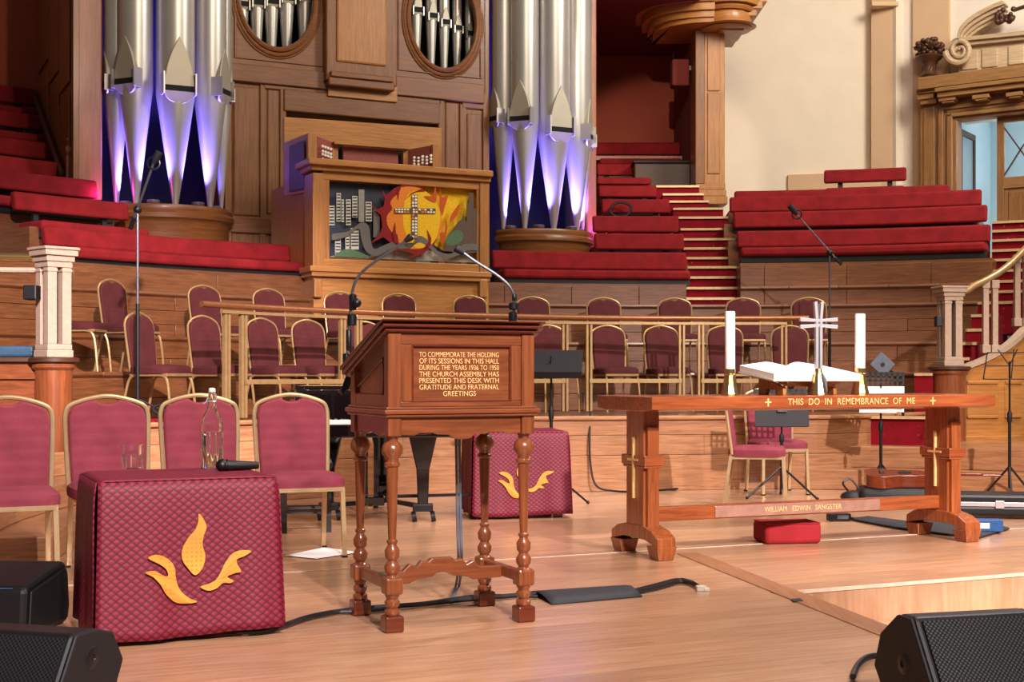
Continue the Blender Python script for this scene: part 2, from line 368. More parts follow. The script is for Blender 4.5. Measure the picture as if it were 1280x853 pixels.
# the step well: steps down to the right
well = thing('step_well', 'wooden steps going down in the cut-out at the right of the stage', 'steps', ps(5.5, 4.4, -.33), 0, world=True)
for k in range(3):
    z = -.165*(k+1); s1 = 5.22-.02-.42*k
    b = MB(); b.prism([(plim(4)-.35, s1-.42), (9.3, s1-.42), (9.3, s1), (plim(4)-.35, s1)], lambda u, v, t: ps(u, v, t), -.9, z)
    st = obj('step', b, 'floor', well)
    b = MB(); b.prism([(3.4, s1-.01), (9.3, s1-.01), (9.3, s1+.012), (3.4, s1+.012)], lambda u, v, t: ps(u, v, t), z, z+.16); obj('riser', b, 'floor', well)
ns = MB(); ns.prism([(plim(5.2)+.02, 5.185), (9.3, 5.185), (9.3, 5.202), (plim(5.2)+.02, 5.202)], lambda u, v, t: ps(u, v, t), -.012, .003); obj('nosing', ns, 'pale', well)

# ---- choir platform
front = [(-3.35, 9.35), (-2.75, 10.0), (-2.1, 10.62), (-1.4, 11.22), (-.4, 11.5), (.69, 11.68), (1.98, 11.92), (2.9, 12.05), (3.5, 12.6), (4.3, 13.3), (5.6, 14.0)]
fpts = [Vector((x, y, 0)) for x, y in front]; fs = spline(fpts, 4)
tl, trr = ang(-140, 6.5), ang(1300, 6.5)
poly = [(p.x, p.y) for p in fs]+[tuple(ring(6.5, trr+(tl-trr)*i/30)[:2]) for i in range(31)]
pf = MB(); pf.prism(poly, lambda u, v, t: (u, v, t), 0.0, .63); plat = struct('floor_choir_platform', pf, 'tier', label='raised timber choir platform behind the stage')
def plank_run(pts, z0, z1, th, m, parent, every, shift=0, bev=.004):
    i = 0
    while i < len(pts)-1:
        j = min(i+(shift if i == 0 and shift else every), len(pts)-1); seg = pts[i:j+1]
        nrm = []
        for k in range(len(seg)):
            d = seg[min(k+1, len(seg)-1)]-seg[max(k-1, 0)]; nrm.append(Vector((d.y, -d.x, 0)).normalized())
        a = [p+n*th for p, n in zip(seg, nrm)]; pl = [(p.x, p.y) for p in seg]+[(p.x, p.y) for p in reversed(a)]
        b = MB(); b.prism(pl, lambda u, v, t: (u, v, t), z0+.0015, z1-.0015); ob = obj('plank', b, m, parent, False, bev); i = j
for z0, z1, ev, sh in ((0, .31, 7, 3), (.31, .485, 9, 5), (.485, .615, 11, 2)):
    plank_run(fs, z0, z1, .03 if z0 == 0 else .022, 'base', plat, ev, sh)
plank_run(fs, .615, .655, .055, 'base', plat, 10, 4, .012)
# ---- curved risers behind the platform
def riser(name, label, R0, z0, z1, rows, px0, px1, m, thick=.5, nose=True):
    t0, t1 = ang(px0, R0), ang(px1, R0)
    b = MB(); b.arc(R0, R0+thick, z0, z1-.02, t0, t1, 40); w_ = struct(name, b, m, True, label=label)
    zs = [z0+(z1-.05-z0)*i/rows for i in range(rows+1)]
    for r in range(rows):
        n = max(3, int((t1-t0)*R0/2.3)); off = (r % 2)*.4
        cuts = [t0]+[t0+(t1-t0)*(i+off+.3)/n for i in range(n) if 0 < (i+off+.3)/n < .97]+[t1]
        for a, c in zip(cuts, cuts[1:]):
            q = MB(); q.arc(R0-.02, R0, zs[r]+.0015, zs[r+1]-.0015, a+.0003, c-.0003, 6); obj('plank', q, m, w_, True, .004)
    if nose:
        n = 5
        for i in range(n):
            a, c = t0+(t1-t0)*i/n, t0+(t1-t0)*(i+1)/n; q = MB(); q.arcsec([(R0-.05, z1-.03), (R0-.045, z1), (R0+.3, z1), (R0+.3, z1-.02), (R0, z1-.02), (R0-.02, z1-.055)], a, c, 8); obj('nosing', q, m, w_, True, .006)
    return w_
riser('wall_lower_riser', 'first curved wooden riser behind the front choir chairs', 6.35, .63, 1.035, 2, -140, 1200, 'tier', 1.0)
riser('wall_middle_riser', 'second curved wooden riser behind the back choir chairs', 7.35, 1.0, 1.385, 2, -160, 1208, 'tier', .3)
riser('wall_upper_riser', 'third curved wooden riser with a moulded ledge', 7.56, 1.37, 1.83, 3, -160, 1222, 'tier', .3)
riser('wall_bench_front_left', 'wooden front below the first red bench at the left', 7.75, 1.8, 2.1, 1, -160, 392, 'tier', .5, False)
riser('wall_bench_front_middle', 'wooden front below the first red bench beside the console', 7.75, 1.8, 2.1, 1, 605, 858, 'tier', .5, False)
riser('wall_bench_front_right', 'tall wooden front below the right-hand red benches', 7.7, 1.8, 2.05, 1, 925, 1240, 'tier', .5)
riser('wall_bench_plinth_right', 'plain wooden plinth under the first right-hand red bench', 7.9, 2.03, 2.36, 1, 925, 1240, 'tier', .5, False)
# ---- benches
def bench(sec, n, rad, px0, px1, pxr, py, hpx, label, seat=True, back=True, front=False, kind_h=None):
    t0, t1 = ang(px0, rad), ang(px1, rad); Z = ringZ(pxr, rad); zt = hgt(pxr, py, Z); bh = hpx*Z/F; zb = zt-bh
    mid = ring(rad, (t0+t1)/2, zb-.3); th = thing('upholstered_bench', label, 'bench', mid, 0, 'red benches of the choir tiers', True)
    seg = max(4, int((t1-t0)*rad*2))
    if back:
        b = MB(); b.arc(rad-.05, rad+.05, zb, zt, t0, t1, seg, .04); obj('back_cushion', b, 'red', th, True, .03, seg=3)
        k = max(2, int((t1-t0)*rad/1.3))
        for i in range(k):
            t = t0+(t1-t0)*(i+.5)/k if k > 2 else t0+(t1-t0)*(.2+.6*i)
            q = MB(); q.arc(rad+.02, rad+.07, zb-.28, zb+.05, t-.003, t+.003, 1); obj('bracket', q, 'black', th)
    if seat:
        zs = zb-(.035 if n == 0 else .13)
        b = MB(); b.arc(rad-.50, rad-.06, zs-.11, zs, t0+.001, t1-.001, seg); obj('seat_cushion', b, 'red', th, True, .035, seg=3)
        b = MB(); b.arc(rad-.44, rad-.06, zs-.18, zs-.10, t0+.002, t1-.002, seg); obj('plinth', b, 'black', th, True)
    return zb
def tierblock(name, rad, zb, px0, px1):
    t0, t1 = ang(px0, rad), ang(px1, rad); b = MB(); b.arc(rad-.42, rad+.42, 1.4, zb-.2, t0, t1, 14)
    struct(name, b, 'tier', True, label='wooden step under a row of red benches')
rows = [('left', [(8.35, 55, 362, 210, 296, 23, 'front red bench on the left, beneath the left organ tower'), (9.1, 17, 160, 90, 247, 23, 'second red bench on the left with its end by the organ tower'), (9.85, -70, 121, 60, 219, 24, 'third red bench on the left with a purple-lit end'),
                  (10.6, -80, 81, 40, 199, 21, 'fourth red bench on the left, ending at the stair rail'), (11.35, -80, 73, 30, 175, 22, 'fifth red bench on the left, below the wooden wing wall'), (12.2, -80, 60, 25, 141, 20, 'sixth red bench on the left, close under the top row'), (13.0, -80, 49, 25, 109, 22, 'topmost red bench on the left against the red wall')]),
        ('mid', [(8.35, 615, 858, 737, 315, 23, 'long front red bench right of the organ console'), (9.1, 743, 855, 800, 292, 21, 'second red bench up beside the middle stair'), (9.85, 741, 848, 800, 270, 21, 'third red bench up beside the middle stair with a purple-lit end'),
                 (10.6, 752, 837, 800, 249, 18, 'fourth red bench up beside the middle stair with a coiled cable'), (11.35, 748, 821, 790, 232, 15, 'fifth red bench up beside the middle stair'), (12.1, 746, 814, 780, 222, 9, 'sixth red bench up, a low cushion beside the middle stair'), (12.8, 746, 808, 780, 205, 15, 'seventh red bench up beside the middle stair'), (13.7, 744, 851, 800, 178, 16, 'topmost red bench in the dark alcove above the middle stair')]),
        ('right', [(8.65, 921, 1238, 1079, 286, 22, 'front red bench on the right between the two stairs'), (9.4, 917, 1234, 1075, 262, 21, 'second red bench on the right between the two stairs'), (10.15, 912, 1227, 1070, 243, 20, 'third red bench on the right between the two stairs'), (10.9, 918, 1187, 1050, 236, 12, 'fourth red bench on the right, mostly hidden by the third'), (11.8, 1030, 1133, 1080, 211, 17, 'short topmost red bench on the right by the cream wall')])]
SEC = {}
for sec, L in rows:
    for i, (rad, a, c, pr, py, hp, lab) in enumerate(L):
        zb = bench(sec, i, rad, a, c, pr, py, hp, lab); SEC[(sec, i)] = zb
        if i: tierblock('floor_tier_%s_%d' % (sec, i), rad, zb, a-10 if sec != 'mid' else a, c)
# coil of cable hanging on a bench
tag(obj('cable_coil', MB().tube([U(776+13*math.cos(t)+1*math.sin(3*t), 262-9*math.sin(t), ringZ(776, 10.6)-.14) for t in [2*math.pi*i/24 for i in range(24)]], .018, 6, True), 'cable', None, True, o=U(776, 262, ringZ(776, 10.6)-.14)), 'black coiled cable hanging over a red bench by the middle stair', 'cable')
# ---- carpeted stairs
def stair(name, label, steps, ends=None):
    r0, p0, p1, y0 = steps[0]
    th = thing(name, label, 'stairs', ring(r0, ang((p0+p1)/2, r0), .8), 0, None, True)
    for i, (rad, a, c, y) in enumerate(steps):
        Z = ringZ((a+c)/2, rad); z = hgt(0, y, Z); t0, t1 = ang(a, rad), ang(c, rad)
        b = MB(); b.arc(rad, rad+.75, z-.35, z-.012, t0, t1, 6); stp = obj('step', b, 'carpet', th, True)
        q = MB(); q.arc(rad-.025, rad+.05, z-.03, z, t0, t1, 6); obj('nosing', q, 'nose', stp, True, .004, o=None) if False else obj('nosing', MB_shift(q, th), 'nose', stp, True)
    return th
def MB_shift(mb, th):
    for i, v in enumerate(mb.v): mb.v[i] = v-th.location
    return mb
def interp(tab, y):
    for (ya, va), (yb, vb) in zip(tab, tab[1:]):
        if (ya-y)*(yb-y) <= 0: return va+(vb-va)*(y-ya)/(yb-ya)
    return tab[0][1] if abs(y-tab[0][0]) < abs(y-tab[-1][0]) else tab[-1][1]
ys = [384, 372, 359, 345.7, 333, 321.5, 309.5, 298, 285.5, 271, 260, 251, 242, 232]
lt = [(385, 857), (345, 858), (300, 855), (271, 850), (251, 838), (232, 822)]; rt = [(385, 927), (345, 923), (320, 919), (300, 916), (280, 906), (262, 902), (250, 878), (232, 868)]
stair('carpeted_stair', 'narrow red-carpeted stair climbing between the red benches to the alcove', [(7.62+.29*i, interp(lt, y)-2, interp(rt, y)+6, y) for i, y in enumerate(ys)])
ys2 = [447, 428, 411, 393, 377, 363, 349.5, 336, 322.5, 310.5, 298, 286, 275]
stair('carpeted_stair', 'red-carpeted stair at the far right rising behind the brass-railed balustrade to the doorway', [(5.55+.36*i, [1196, 1199, 1207, 1214, 1222, 1232, 1238, 1240, 1240, 1240, 1240, 1240, 1240][i], (1212, 1222, 1234, 1248, 1266, 1290)[i] if i < 6 else 1330, y) for i, y in enumerate(ys2)])
b = MB(); b.arc(9.9, 13.5, 2.4, hgt(0, 275, ringZ(1270, 9.9))-.03, ang(1240, 9.9), ang(1420, 9.9), 8); struct('floor_landing', b, 'carpet', label='red landing in front of the doorway')
# lower right steps up to the platform
lows = thing('stage_steps', 'light oak steps with a red carpet runner, behind the right of the communion table', 'steps', (3.2, 12.0, 0), 0, None, True)
t_r = R(62)
for R0, h0, h1, px in ((3.70, 0, .18, 1011), (4.02, .18, .37, 1050)):
    b = MB(); b.arc(R0, 5.6, h0, h1, ang(px, R0), t_r, 20); st = obj('step', b, 'base', lows, True, .008)
b = MB(); b.arc(4.3, 5.4, .37, .61, ang(1072, 4.3), ang(1166, 4.3), 8); obj('carpet_step', b, 'carpet', lows, True)
b = MB(); b.arc(4.25, 4.33, .61, .635, ang(1040, 4.3), ang(1166, 4.3), 8); obj('nosing', b, 'nose', lows, True)
b = MB(); b.arc(5.2, 5.5, .6, 1.0, ang(1143, 5.2), ang(1166, 5.2), 5); obj('carpet_step', b, 'carpet', lows, True)
b = MB(); b.arc(5.17, 5.25, 1.0, 1.025, ang(1143, 5.2), ang(1166, 5.2), 5); obj('nosing', b, 'nose', lows, True)
lft = thing('stage_steps', 'curved light oak steps behind the leftmost stage chairs', 'steps', (-3.0, 8.6, 0), 0, None, True)
for k, R0 in enumerate((4.62, 4.92, 5.22)):
    b = MB(); b.arc(R0, 6.2, .16*k, .16*(k+1), R(-104), R(-66), 24); obj('step', b, 'base', lft, True, .008)
b = MB(); b.arc(5.45, 6.0, .48, .66, R(-80), R(-62), 8); obj('carpet_step', b, 'carpet', lft, True)
# ---- right newel, drum, curved panelled stringer and balustrade
def newel(x, y, z0, h, label, wd=.2, yw=26):
    n = thing('newel_post', label, 'newel post', (x, y, z0), R(yw))
    q = wd/2
    obj('base', MB().box(-q*1.05, q*1.05, -q*1.05, q*1.05, 0, .05).box(-q*.98, q*.98, -q*.98, q*.98, .05, .09), 'stone', n, False, .006)
    for sx in (-1, 1):
        for sy in (-1, 1):
            cxx, cyy = sx*q*.58, sy*q*.58; e = q*.36
            obj('shaft', MB().box(cxx-e, cxx+e, cyy-e, cyy+e, .09, h-.14).box(cxx-e*1.15, cxx+e*1.15, cyy-e*1.15, cyy+e*1.15, h-.17, h-.15), 'stone', n, False, .004)
    obj('capital', MB().box(-q*1.0, q*1.0, -q*1.0, q*1.0, h-.14, h-.10).box(-q*1.12, q*1.12, -q*1.12, q*1.12, h-.10, h-.06).box(-q*1.3, q*1.3, -q*1.3, q*1.3, h-.06, h-.02).box(-q*1.4, q*1.4, -q*1.4, q*1.4, h-.02, h), 'stone', n, False, .005)
    obj('core', MB().box(-.02, .02, -.02, .02, .09, h-.14), 'slot', n)
    return n
nr = U(1187, 458, 13.05); nl = U(67, 447, 9.3)
newel(nr.x, nr.y, nr.z, .77, 'pale painted newel of four clustered shafts at the foot of the right stair', .19, 8)
newel(nl.x, nl.y, nl.z, .755, 'pale painted newel of four clustered shafts on the left wooden drum', .185, 47)
def drum(x, y, z1, r, z0, label):
    d = thing('newel_drum', label, 'pedestal', (x, y, z0))
    obj('body', MB().lathe([(r, 0), (r, z1-z0-.05)], 28), 'lect', d, True)
    obj('moulding', MB().lathe([(r, z1-z0-.09), (r+.02, z1-z0-.07), (r+.02, z1-z0-.045), (r, z1-z0-.04)], 28), 'lecth', d, True)
    obj('cap', MB().lathe([(r+.02, z1-z0-.04), (r+.045, z1-z0-.03), (r+.045, z1-z0-.008), (r+.03, z1-z0)], 28), 'dark', d, True)
drum(nr.x, nr.y, nr.z, .155, .32, 'round oak pedestal under the right newel post')
drum(nl.x, nl.y, nl.z, .125, .48, 'round oak pedestal under the left newel post')
# path of the right balustrade and its wall
bp = spline([(4.3, 13.05, 1.09), (4.56, 13.1, 1.19), (4.8, 13.2, 1.32), (5.05, 13.4, 1.50), (5.4, 13.75, 1.78), (5.8, 14.3, 2.1)], 6)
bal = thing('stair_balustrade', 'curved balustrade with a brass handrail over the golden oak wall at the right', 'balustrade', (4.3, 13.05, 1.09), 0, None, True)
obj('handrail', MB().tube([p+Vector((0, 0, .72 if i > 3 else .70)) for i, p in enumerate(bp)], .034, 10), 'brassd', bal, True)
def wall_strip(pts, z0f, z1f, th):
    vs = []; fs_ = []
    for i, p in enumerate(pts):
        d = pts[min(i+1, len(pts)-1)]-pts[max(i-1, 0)]; n = Vector((d.y, -d.x, 0)).normalized()*th
        for q in (p, p+n):
            vs += [(q.x, q.y, z0f(i)), (q.x, q.y, z1f(i))]
    for i in range(len(pts)-1):
        a = i*4; b_ = a+4; fs_ += [(a+2, b_+2, b_+3, a+3), (a, a+1, b_+1, b_), (a+1, a+3, b_+3, b_+1), (a, b_, b_+2, a+2)]
    n4 = (len(pts)-1)*4; fs_ += [(0, 2, 3, 1), (n4, n4+1, n4+3, n4+2)]
    return MB().add(vs, fs_)
obj('coping', wall_strip(bp, lambda i: bp[i].z-.05, lambda i: bp[i].z+.0, .09), 'stone', bal, True)
for i in (8, 18, 27):
    p = bp[min(i, len(bp)-1)]
    for dx in (-.045, .045):
        obj('baluster', MB().box(p.x+dx-.027, p.x+dx+.027, p.y-.027, p.y+.027, p.z+.02, p.z+.70).box(p.x+dx-.04, p.x+dx+.04, p.y-.04, p.y+.04, p.z-.01, p.z+.07).box(p.x+dx-.036, p.x+dx+.036, p.y-.036, p.y+.036, p.z+.62, p.z+.70), 'stone', bal, False, .004)
sw = struct('wall_stair_right', wall_strip(bp, lambda i: .32, lambda i: bp[i].z-.04, .05), 'oakg', True, label='golden oak panelled wall curving under the right balustrade')
def panel_on(pts, i0, i1, z0, z1, parent, m, rim=True):
    seg = pts[i0:i1+1]; b = wall_strip(seg, lambda i: z0, lambda i: z1, .062); obj('panel', b, m, parent, True, .004)
    for za, zb_ in ((z0-.03, z0), (z1, z1+.03)):
        obj('moulding', wall_strip(seg, lambda i: za, lambda i: zb_, .075), m, parent, True, .004)
panel_on(bp, 2, 9, .62, .92, sw, 'oakg'); panel_on(bp, 11, 16, .62, .92, sw, 'oakg'); panel_on(bp, 18, 26, .62, .92, sw, 'oakg')
obj('skirting', wall_strip(bp, lambda i: .32, lambda i: .42, .085), 'oakg', sw, True, .006)
# left wall beside the drum, with its coping and rail
A, B = Vector((nl.x, nl.y+.02, 0)), Vector((-4.6, 9.15, 0)); lp = [B, (A+B)/2, A]
lw = struct('wall_stair_left', wall_strip(lp, lambda i: .3, lambda i: nl.z-.03, .05), 'lecth', label='oak wall running left from the left newel drum')
obj('coping', wall_strip(lp, lambda i: nl.z-.03, lambda i: nl.z, .09), 'dark', lw)
obj('moulding', wall_strip(lp, lambda i: nl.z-.15, lambda i: nl.z-.12, .075), 'lecth', lw, False, .004)
rl = thing('stair_balustrade', 'brass handrail running left from the left newel', 'balustrade', B, 0, None, True)
obj('handrail', MB().tube([(B.x, B.y, nl.z+.69), (A.x-.1, A.y, nl.z+.69)], .03, 10), 'brass', rl, True)
obj('under_rail', MB().tube([(B.x, B.y, nl.z+.60), (A.x-.1, A.y, nl.z+.60)], .02, 8), 'stone', rl, True)
obj('baluster', MB().box(B.x-.03, B.x+.03, B.y-.03, B.y+.03, nl.z, nl.z+.69), 'stone', rl, False, .004)
# left stair (red treads glimpsed behind the newel)
stair('carpeted_stair', 'red-carpeted stair glimpsed behind the left newel post', [(7.6+.0*i+.3*i, -120, 58, y) for i, y in enumerate((352, 340, 326))])
# ================================================================== ORGAN
OS = 1.12                        # the organ stands behind the first benches
FA = Frame((-1.41*OS, 15.3*OS), R(26))
organ = thing('pipe_organ', 'oak organ case with two towers of silver pipes lit violet from below', 'organ', (FA.o.x, FA.o.y, 0), R(26))
TOPZ = 7.4
def fx(px, py=200, off=0.0): return FA.hit(px, py, off)[0]
def fz(px, py, off=0.0): return FA.hit(px, py, off)[1]
def fbox(name, p0, p1, y0, y1, off, th, m, bev=.012, top=False, parent=organ):
    """board on the facade: pixel columns p0..p1; rows y0 (top) and y1 (bottom) read at its middle"""
    pm = (p0+p1)/2; x0, x1 = fx(p0, 200, off), fx(p1, 200, off)
    z1 = TOPZ if top else fz(pm, y0, off); z0 = fz(pm, y1, off)
    return obj(name, MB().box(x0, x1, off, off+th, z0, z1), m, parent, False, bev)
# carcass
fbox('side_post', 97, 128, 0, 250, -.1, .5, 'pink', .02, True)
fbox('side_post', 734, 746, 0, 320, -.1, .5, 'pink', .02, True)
obj('backing', MB().box(fx(120), fx(290), .62, .66, 1.9, TOPZ), 'navy', organ)
obj('backing', MB().box(fx(604), fx(742), .62, .66, 1.9, TOPZ), 'navy', organ)
fbox('stile', 281, 290, 0, 345, 0, .62, 'oak', .01, True)
fbox('stile', 604, 612, 0, 345, 0, .62, 'oak', .01, True)
# lower carcass panels left and right of the console recess
fbox('carcass_board', 290, 357, 88, 345, .03, .3, 'oak')
fbox('stile', 325, 332, 96, 345, .005, .05, 'oak'); fbox('stile', 350, 358, 110, 345, .0, .3, 'oak'); fbox('raised_panel', 292, 324, 108, 270, .012, .04, 'oak', .02); fbox('rail', 287, 330, 96, 104, .0, .05, 'oakh')
fbox('rail', 284, 358, 272, 292, -.01, .06, 'oakh'); fbox('raised_panel', 334, 349, 112, 268, .012, .04, 'oak', .02)
fbox('carcass_board', 549, 606, 118, 345, .03, .3, 'oak')
fbox('stile', 548, 556, 120, 345, .0, .3, 'oak'); fbox('stile', 575, 583, 130, 345, .005, .05, 'oak'); fbox('raised_panel', 584, 603, 142, 330, .012, .04, 'oak', .02); fbox('raised_panel', 557, 574, 128, 330, .012, .04, 'oak', .02); fbox('rail', 578, 606, 128, 136, 0, .05, 'oakh')
fbox('lintel', 355, 550, 120, 147, -.02, .34, 'oakh', .015)
fbox('lintel', 330, 552, 103, 121, .0, .3, 'oakh', .01)
fbox('frieze_board', 410, 497, 104, 124, -.05, .2, 'oakg', .01)
# recess behind the console
obj('recess_back', MB().box(fx(350), fx(556), 1.0, 1.05, 1.9, fz(450, 120)), 'oakgv', organ)
obj('recess_soffit', MB().add([(fx(352), .05, fz(452, 148)), (fx(552), .05, fz(452, 148)), (fx(552), 1.0, fz(452, 180)), (fx(352), 1.0, fz(452, 180)), (fx(352), .05, fz(452, 146)), (fx(552), .05, fz(452, 146)), (fx(552), 1.0, fz(452, 178)), (fx(352), 1.0, fz(452, 178))], [(0, 1, 2, 3), (7, 6, 5, 4), (0, 4, 5, 1), (1, 5, 6, 2), (2, 6, 7, 3), (3, 7, 4, 0)]), 'dark', organ)
# spandrels with the oval openings
def oval_plate(x0, x1, z0, z1, cx, cz, rx, rz, y, th):
    n = 72; b = MB(); I = []; O = []
    for i in range(n):
        t = 2*math.pi*i/n; c, s = math.cos(t), math.sin(t)
        I.append((cx+rx*c, cz+rz*s))
        k = min((x1-cx)/c if c > 1e-6 else (x0-cx)/c if c < -1e-6 else 1e9, (z1-cz)/s if s > 1e-6 else (z0-cz)/s if s < -1e-6 else 1e9)
        O.append((cx+k*c, cz+k*s))
    for cxn, czn in ((x0, z0), (x1, z0), (x1, z1), (x0, z1)):
        j = min(range(n), key=lambda i: (O[i][0]-cxn)**2+(O[i][1]-czn)**2); O[j] = (cxn, czn)
    vs = [(u, y, v) for u, v in I]+[(u, y, v) for u, v in O]+[(u, y+th, v) for u, v in I]+[(u, y+th, v) for u, v in O]
    fs_ = []
    for i in range(n):
        j = (i+1) % n; fs_ += [(i, j, n+j, n+i), (2*n+i, 3*n+i, 3*n+j, 2*n+j), (i, 2*n+i, 2*n+j, j), (n+i, n+j, 3*n+j, 3*n+i)]
    return b.add(vs, fs_)
def pipe(parent, x, y, r, ztip, zmouth, ztop, facing, name='pipe', foot=None):
    """flue pipe: cone foot, cylindrical body, arched upper lip, mouth slot, lower lip and two ears"""
    n = 28; pr = [(r*.13, ztip), (r*.16, ztip+.02), (r*.98, zmouth-.05), (r, zmouth), (r, ztop)]
    p = obj(name, MB().lathe(pr, n, (x, y, 0)), 'pipe', parent, True)
    mx = Matrix.Translation((x, y, 0)) @ Matrix.Rotation(facing, 4, 'Z')
    mw = r*.78
    def flat(u, v, t): return mx @ Vector((u, -math.sqrt(max(r*r-u*u, 0))-t, v))
    hl = [(mw*(1-(i/9)**1.9), zmouth+.06+r*2.6*i/9) for i in range(10)]; ol = hl+[(-a, c) for a, c in reversed(hl[:-1])]
    yy = -math.sqrt(r*r-mw*mw)
    b = MB(); b.prism(ol, lambda u, v, t: mx @ Vector((u, yy+t*(1.03*r+yy), v)), 0, -1); obj('upper_lip', b, 'lip', p, True, .008)
    obj('mouth', MB().box(-mw*.96, mw*.96, -r*1.025, -r*.6, zmouth-.0, zmouth+.075).xf(mx), 'slot', p)
    low = [(-mw, zmouth)]+[(mw*math.cos(a), zmouth-r*.62*math.sin(a)) for a in [math.pi*i/14 for i in range(14, -1, -1)]]
    b = MB(); b.prism(low[1:], lambda u, v, t: mx @ Vector((u, -r*.72-t*r-.18*r*(1 if v > zmouth-.001 else 1+(v-zmouth)/(r*.7)), v)), 0, .16); obj('lower_lip', b, 'lip', p, True, .004)
    for s in (-1, 1):
        obj('ear', MB().box(s*(mw+.01)-.008, s*(mw+.01)+.008, -r*1.22, -r*.45, zmouth-.04, zmouth+r*.95).xf(mx), 'pipe', p)
    return p
def oval(px0, px1, pyb, rows, pcx, r_w):
    x0, x1 = fx(px0), fx(px1); cx = (x0+x1)/2; rx = (x1-x0)/2; zb = fz((px0+px1)/2, pyb); rz = rx*1.32; cz = zb+rz
    return x0, x1, cx, rx, zb, rz, cz
# left oval bay
def bay(pa, pb, ptop, o0, o1, ob_, pipes):
    x0, x1, cx, rx, zb, rz, cz = oval(o0, o1, ob_, None, None, None)
    zl = fz((pa+pb)/2, ptop)
    obj('spandrel', oval_plate(fx(pa), fx(pb), zl, TOPZ, cx, cz, rx*1.02, rz*1.02, .0, .06), 'oakh', organ)
    for q, rr, yo in ((1.07, .035, -.012), (1.17, .028, .0), (1.24, .014, -.004)):
        obj('oval_moulding', MB().tube([(cx+rx*q*math.cos(t), yo, cz+rz*q*math.sin(t)) for t in [2*math.pi*i/64 for i in range(64)]], rr, 8, True), 'oakh', organ, True)
    obj('panel_moulding', MB().tube([(fx(pa)+.07, -.0, TOPZ), (fx(pa)+.07, -.0, zl+.2), (fx(pb)-.07, -.0, zl+.2), (fx(pb)-.07, -.0, TOPZ)], .02, 6), 'oakh', organ)
    obj('bay_backing', MB().box(fx(pa)-.05, fx(pb)+.05, .55, .58, zl-.2, TOPZ), 'void', organ)
    for px, pym, w in pipes:
        xx, zz = FA.hit(px, pym, .25); pipe(organ, xx, .25, w*OS, zz-1.25, zz, TOPZ-.2, 0, 'oval_pipe')
bay(287, 412, 98, 300, 391, 58, [(302, 10, .075), (321, 8, .075), (339, 7, .08), (358, 3, .085), (380, 1, .085), (394, -4, .08)])
bay(492, 607, 112, 513, 594, 84, [(520, 17, .07), (539, 24, .066), (555, 32, .062), (571, 39, .056), (586, 46, .05)])
fbox('rail', 285, 412, 84, 106, -.035, .08, 'oakh'); fbox('rail', 495, 606, 100, 124, -.035, .08, 'oakh')
# projecting centre panel
fbox('centre_pilaster', 408, 496, 0, 104, -.14, .3, 'oak', .015, True); fbox('centre_panel', 421, 484, 0, 80, -.165, .05, 'oakgv', .03, True)
fbox('centre_moulding', 414, 492, 92, 99, -.2, .2, 'oakh', .012); fbox('centre_moulding', 411, 494, 98, 110, -.17, .2, 'oakh', .02)
# pipe towers
def tower(pxc, y_rim, off, w, pys, px_l, px_r, ztip_py, label):
    w = w*OS
    xc, zr = FA.hit(pxc, y_rim, off)
    fr = MB()
    r = w/2
    def half(r0, z0): return [(xc+r0*math.cos(t), off-r0*math.sin(t)*.75, z0) for t in [math.pi*i/24 for i in range(25)]]
    prof = [(r*.92, zr-.62), (r*.92, zr-.2), (r*.95, zr-.17), (r*1.0, zr-.15), (r*1.01, zr-.10), (r*.97, zr-.07), (r*.99, zr-.03), (r*.97, zr), (r*.2, zr+.005)]
    vs = []; fs_ = []
    for a, z in prof: vs += half(a, z)
    for j in range(len(prof)-1):
        for i in range(24): k = j*25+i; fs_.append((k, k+1, k+26, k+25))
    return obj('tower_base', MB().add(vs, fs_), 'oakh', organ, True), xc, zr
tl_, xl, zl_ = tower(212, 262, -.05, 1.34, None, 0, 0, 0, ''); tr_, xr, zr_ = tower(679, 291, -.05, 1.27, None, 0, 0, 0, '')
def tower_pipes(xc, zr, specs, mouth):
    for a, rr, r, dm in specs:
        t = R(a); rr *= OS; r *= OS; pipe(organ, xc+rr*math.sin(t), -.05-rr*.75*math.cos(t), r, zr, mouth+dm, TOPZ, t*.9, 'tower_pipe')
zm = fz(210, 117, -.4); tower_pipes(xl, zl_, [(0, .38, .195, 0), (-56, .46, .17, .07), (56, .46, .17, .05), (-92, .54, .13, .07), (92, .55, .11, .06)], zm)
zm = fz(697, 168, -.4); tower_pipes(xr, zr_, [(0, .36, .19, 0), (-52, .44, .165, .13), (52, .44, .165, -.02), (-92, .52, .14, .17), (92, .54, .12, -.04)], zm)
# violet lamps standing on the tower rims: small round uplighters
def uplight(xc, zr, a, rr, aimx, power, label, col=(.20, .15, 1.0), up=4.5):
    rr *= OS; t = R(a); x, y = xc+rr*math.sin(t), -.05-rr*.75*math.cos(t); p = FA.w(x, y, zr)
    th = thing('stage_uplighter', label, 'lamp', p, 0)
    obj('shell', MB().lathe([(.03, 0), (.06, .01), (.075, .03), (.075, .05), (.06, .06)], 16), 'ledb', th, True); obj('foot', MB().box(-.04, .04, -.04, .04, -.02, .01), 'blk', th)
    q = FA.w(xc+aimx*.25, .05, zr+up)
    l = spot('uplighter_beam', p+Vector((0, 0, .09)), q, power, col, 78, 1.0, .03)
    l.parent = th; l.location = (0, 0, .09)
    return th
for i, (a, ax) in enumerate(((-80, -1), (-29, -.3), (29, -.2), (80, -.4))):
    uplight(xl, zl_, a, .47, ax, (650, 650, 560, 45)[i], ['first', 'second', 'third', 'last'][i]+' round lamp from the left on the rim of the left organ tower')
for i, (a, ax) in enumerate(((-80, -.7), (-28, -.3), (28, .3), (80, 1))):
    uplight(xr, zr_, a, .46, ax, 650, ['first', 'second', 'third', 'last'][i]+' round lamp from the left on the rim of the right organ tower')
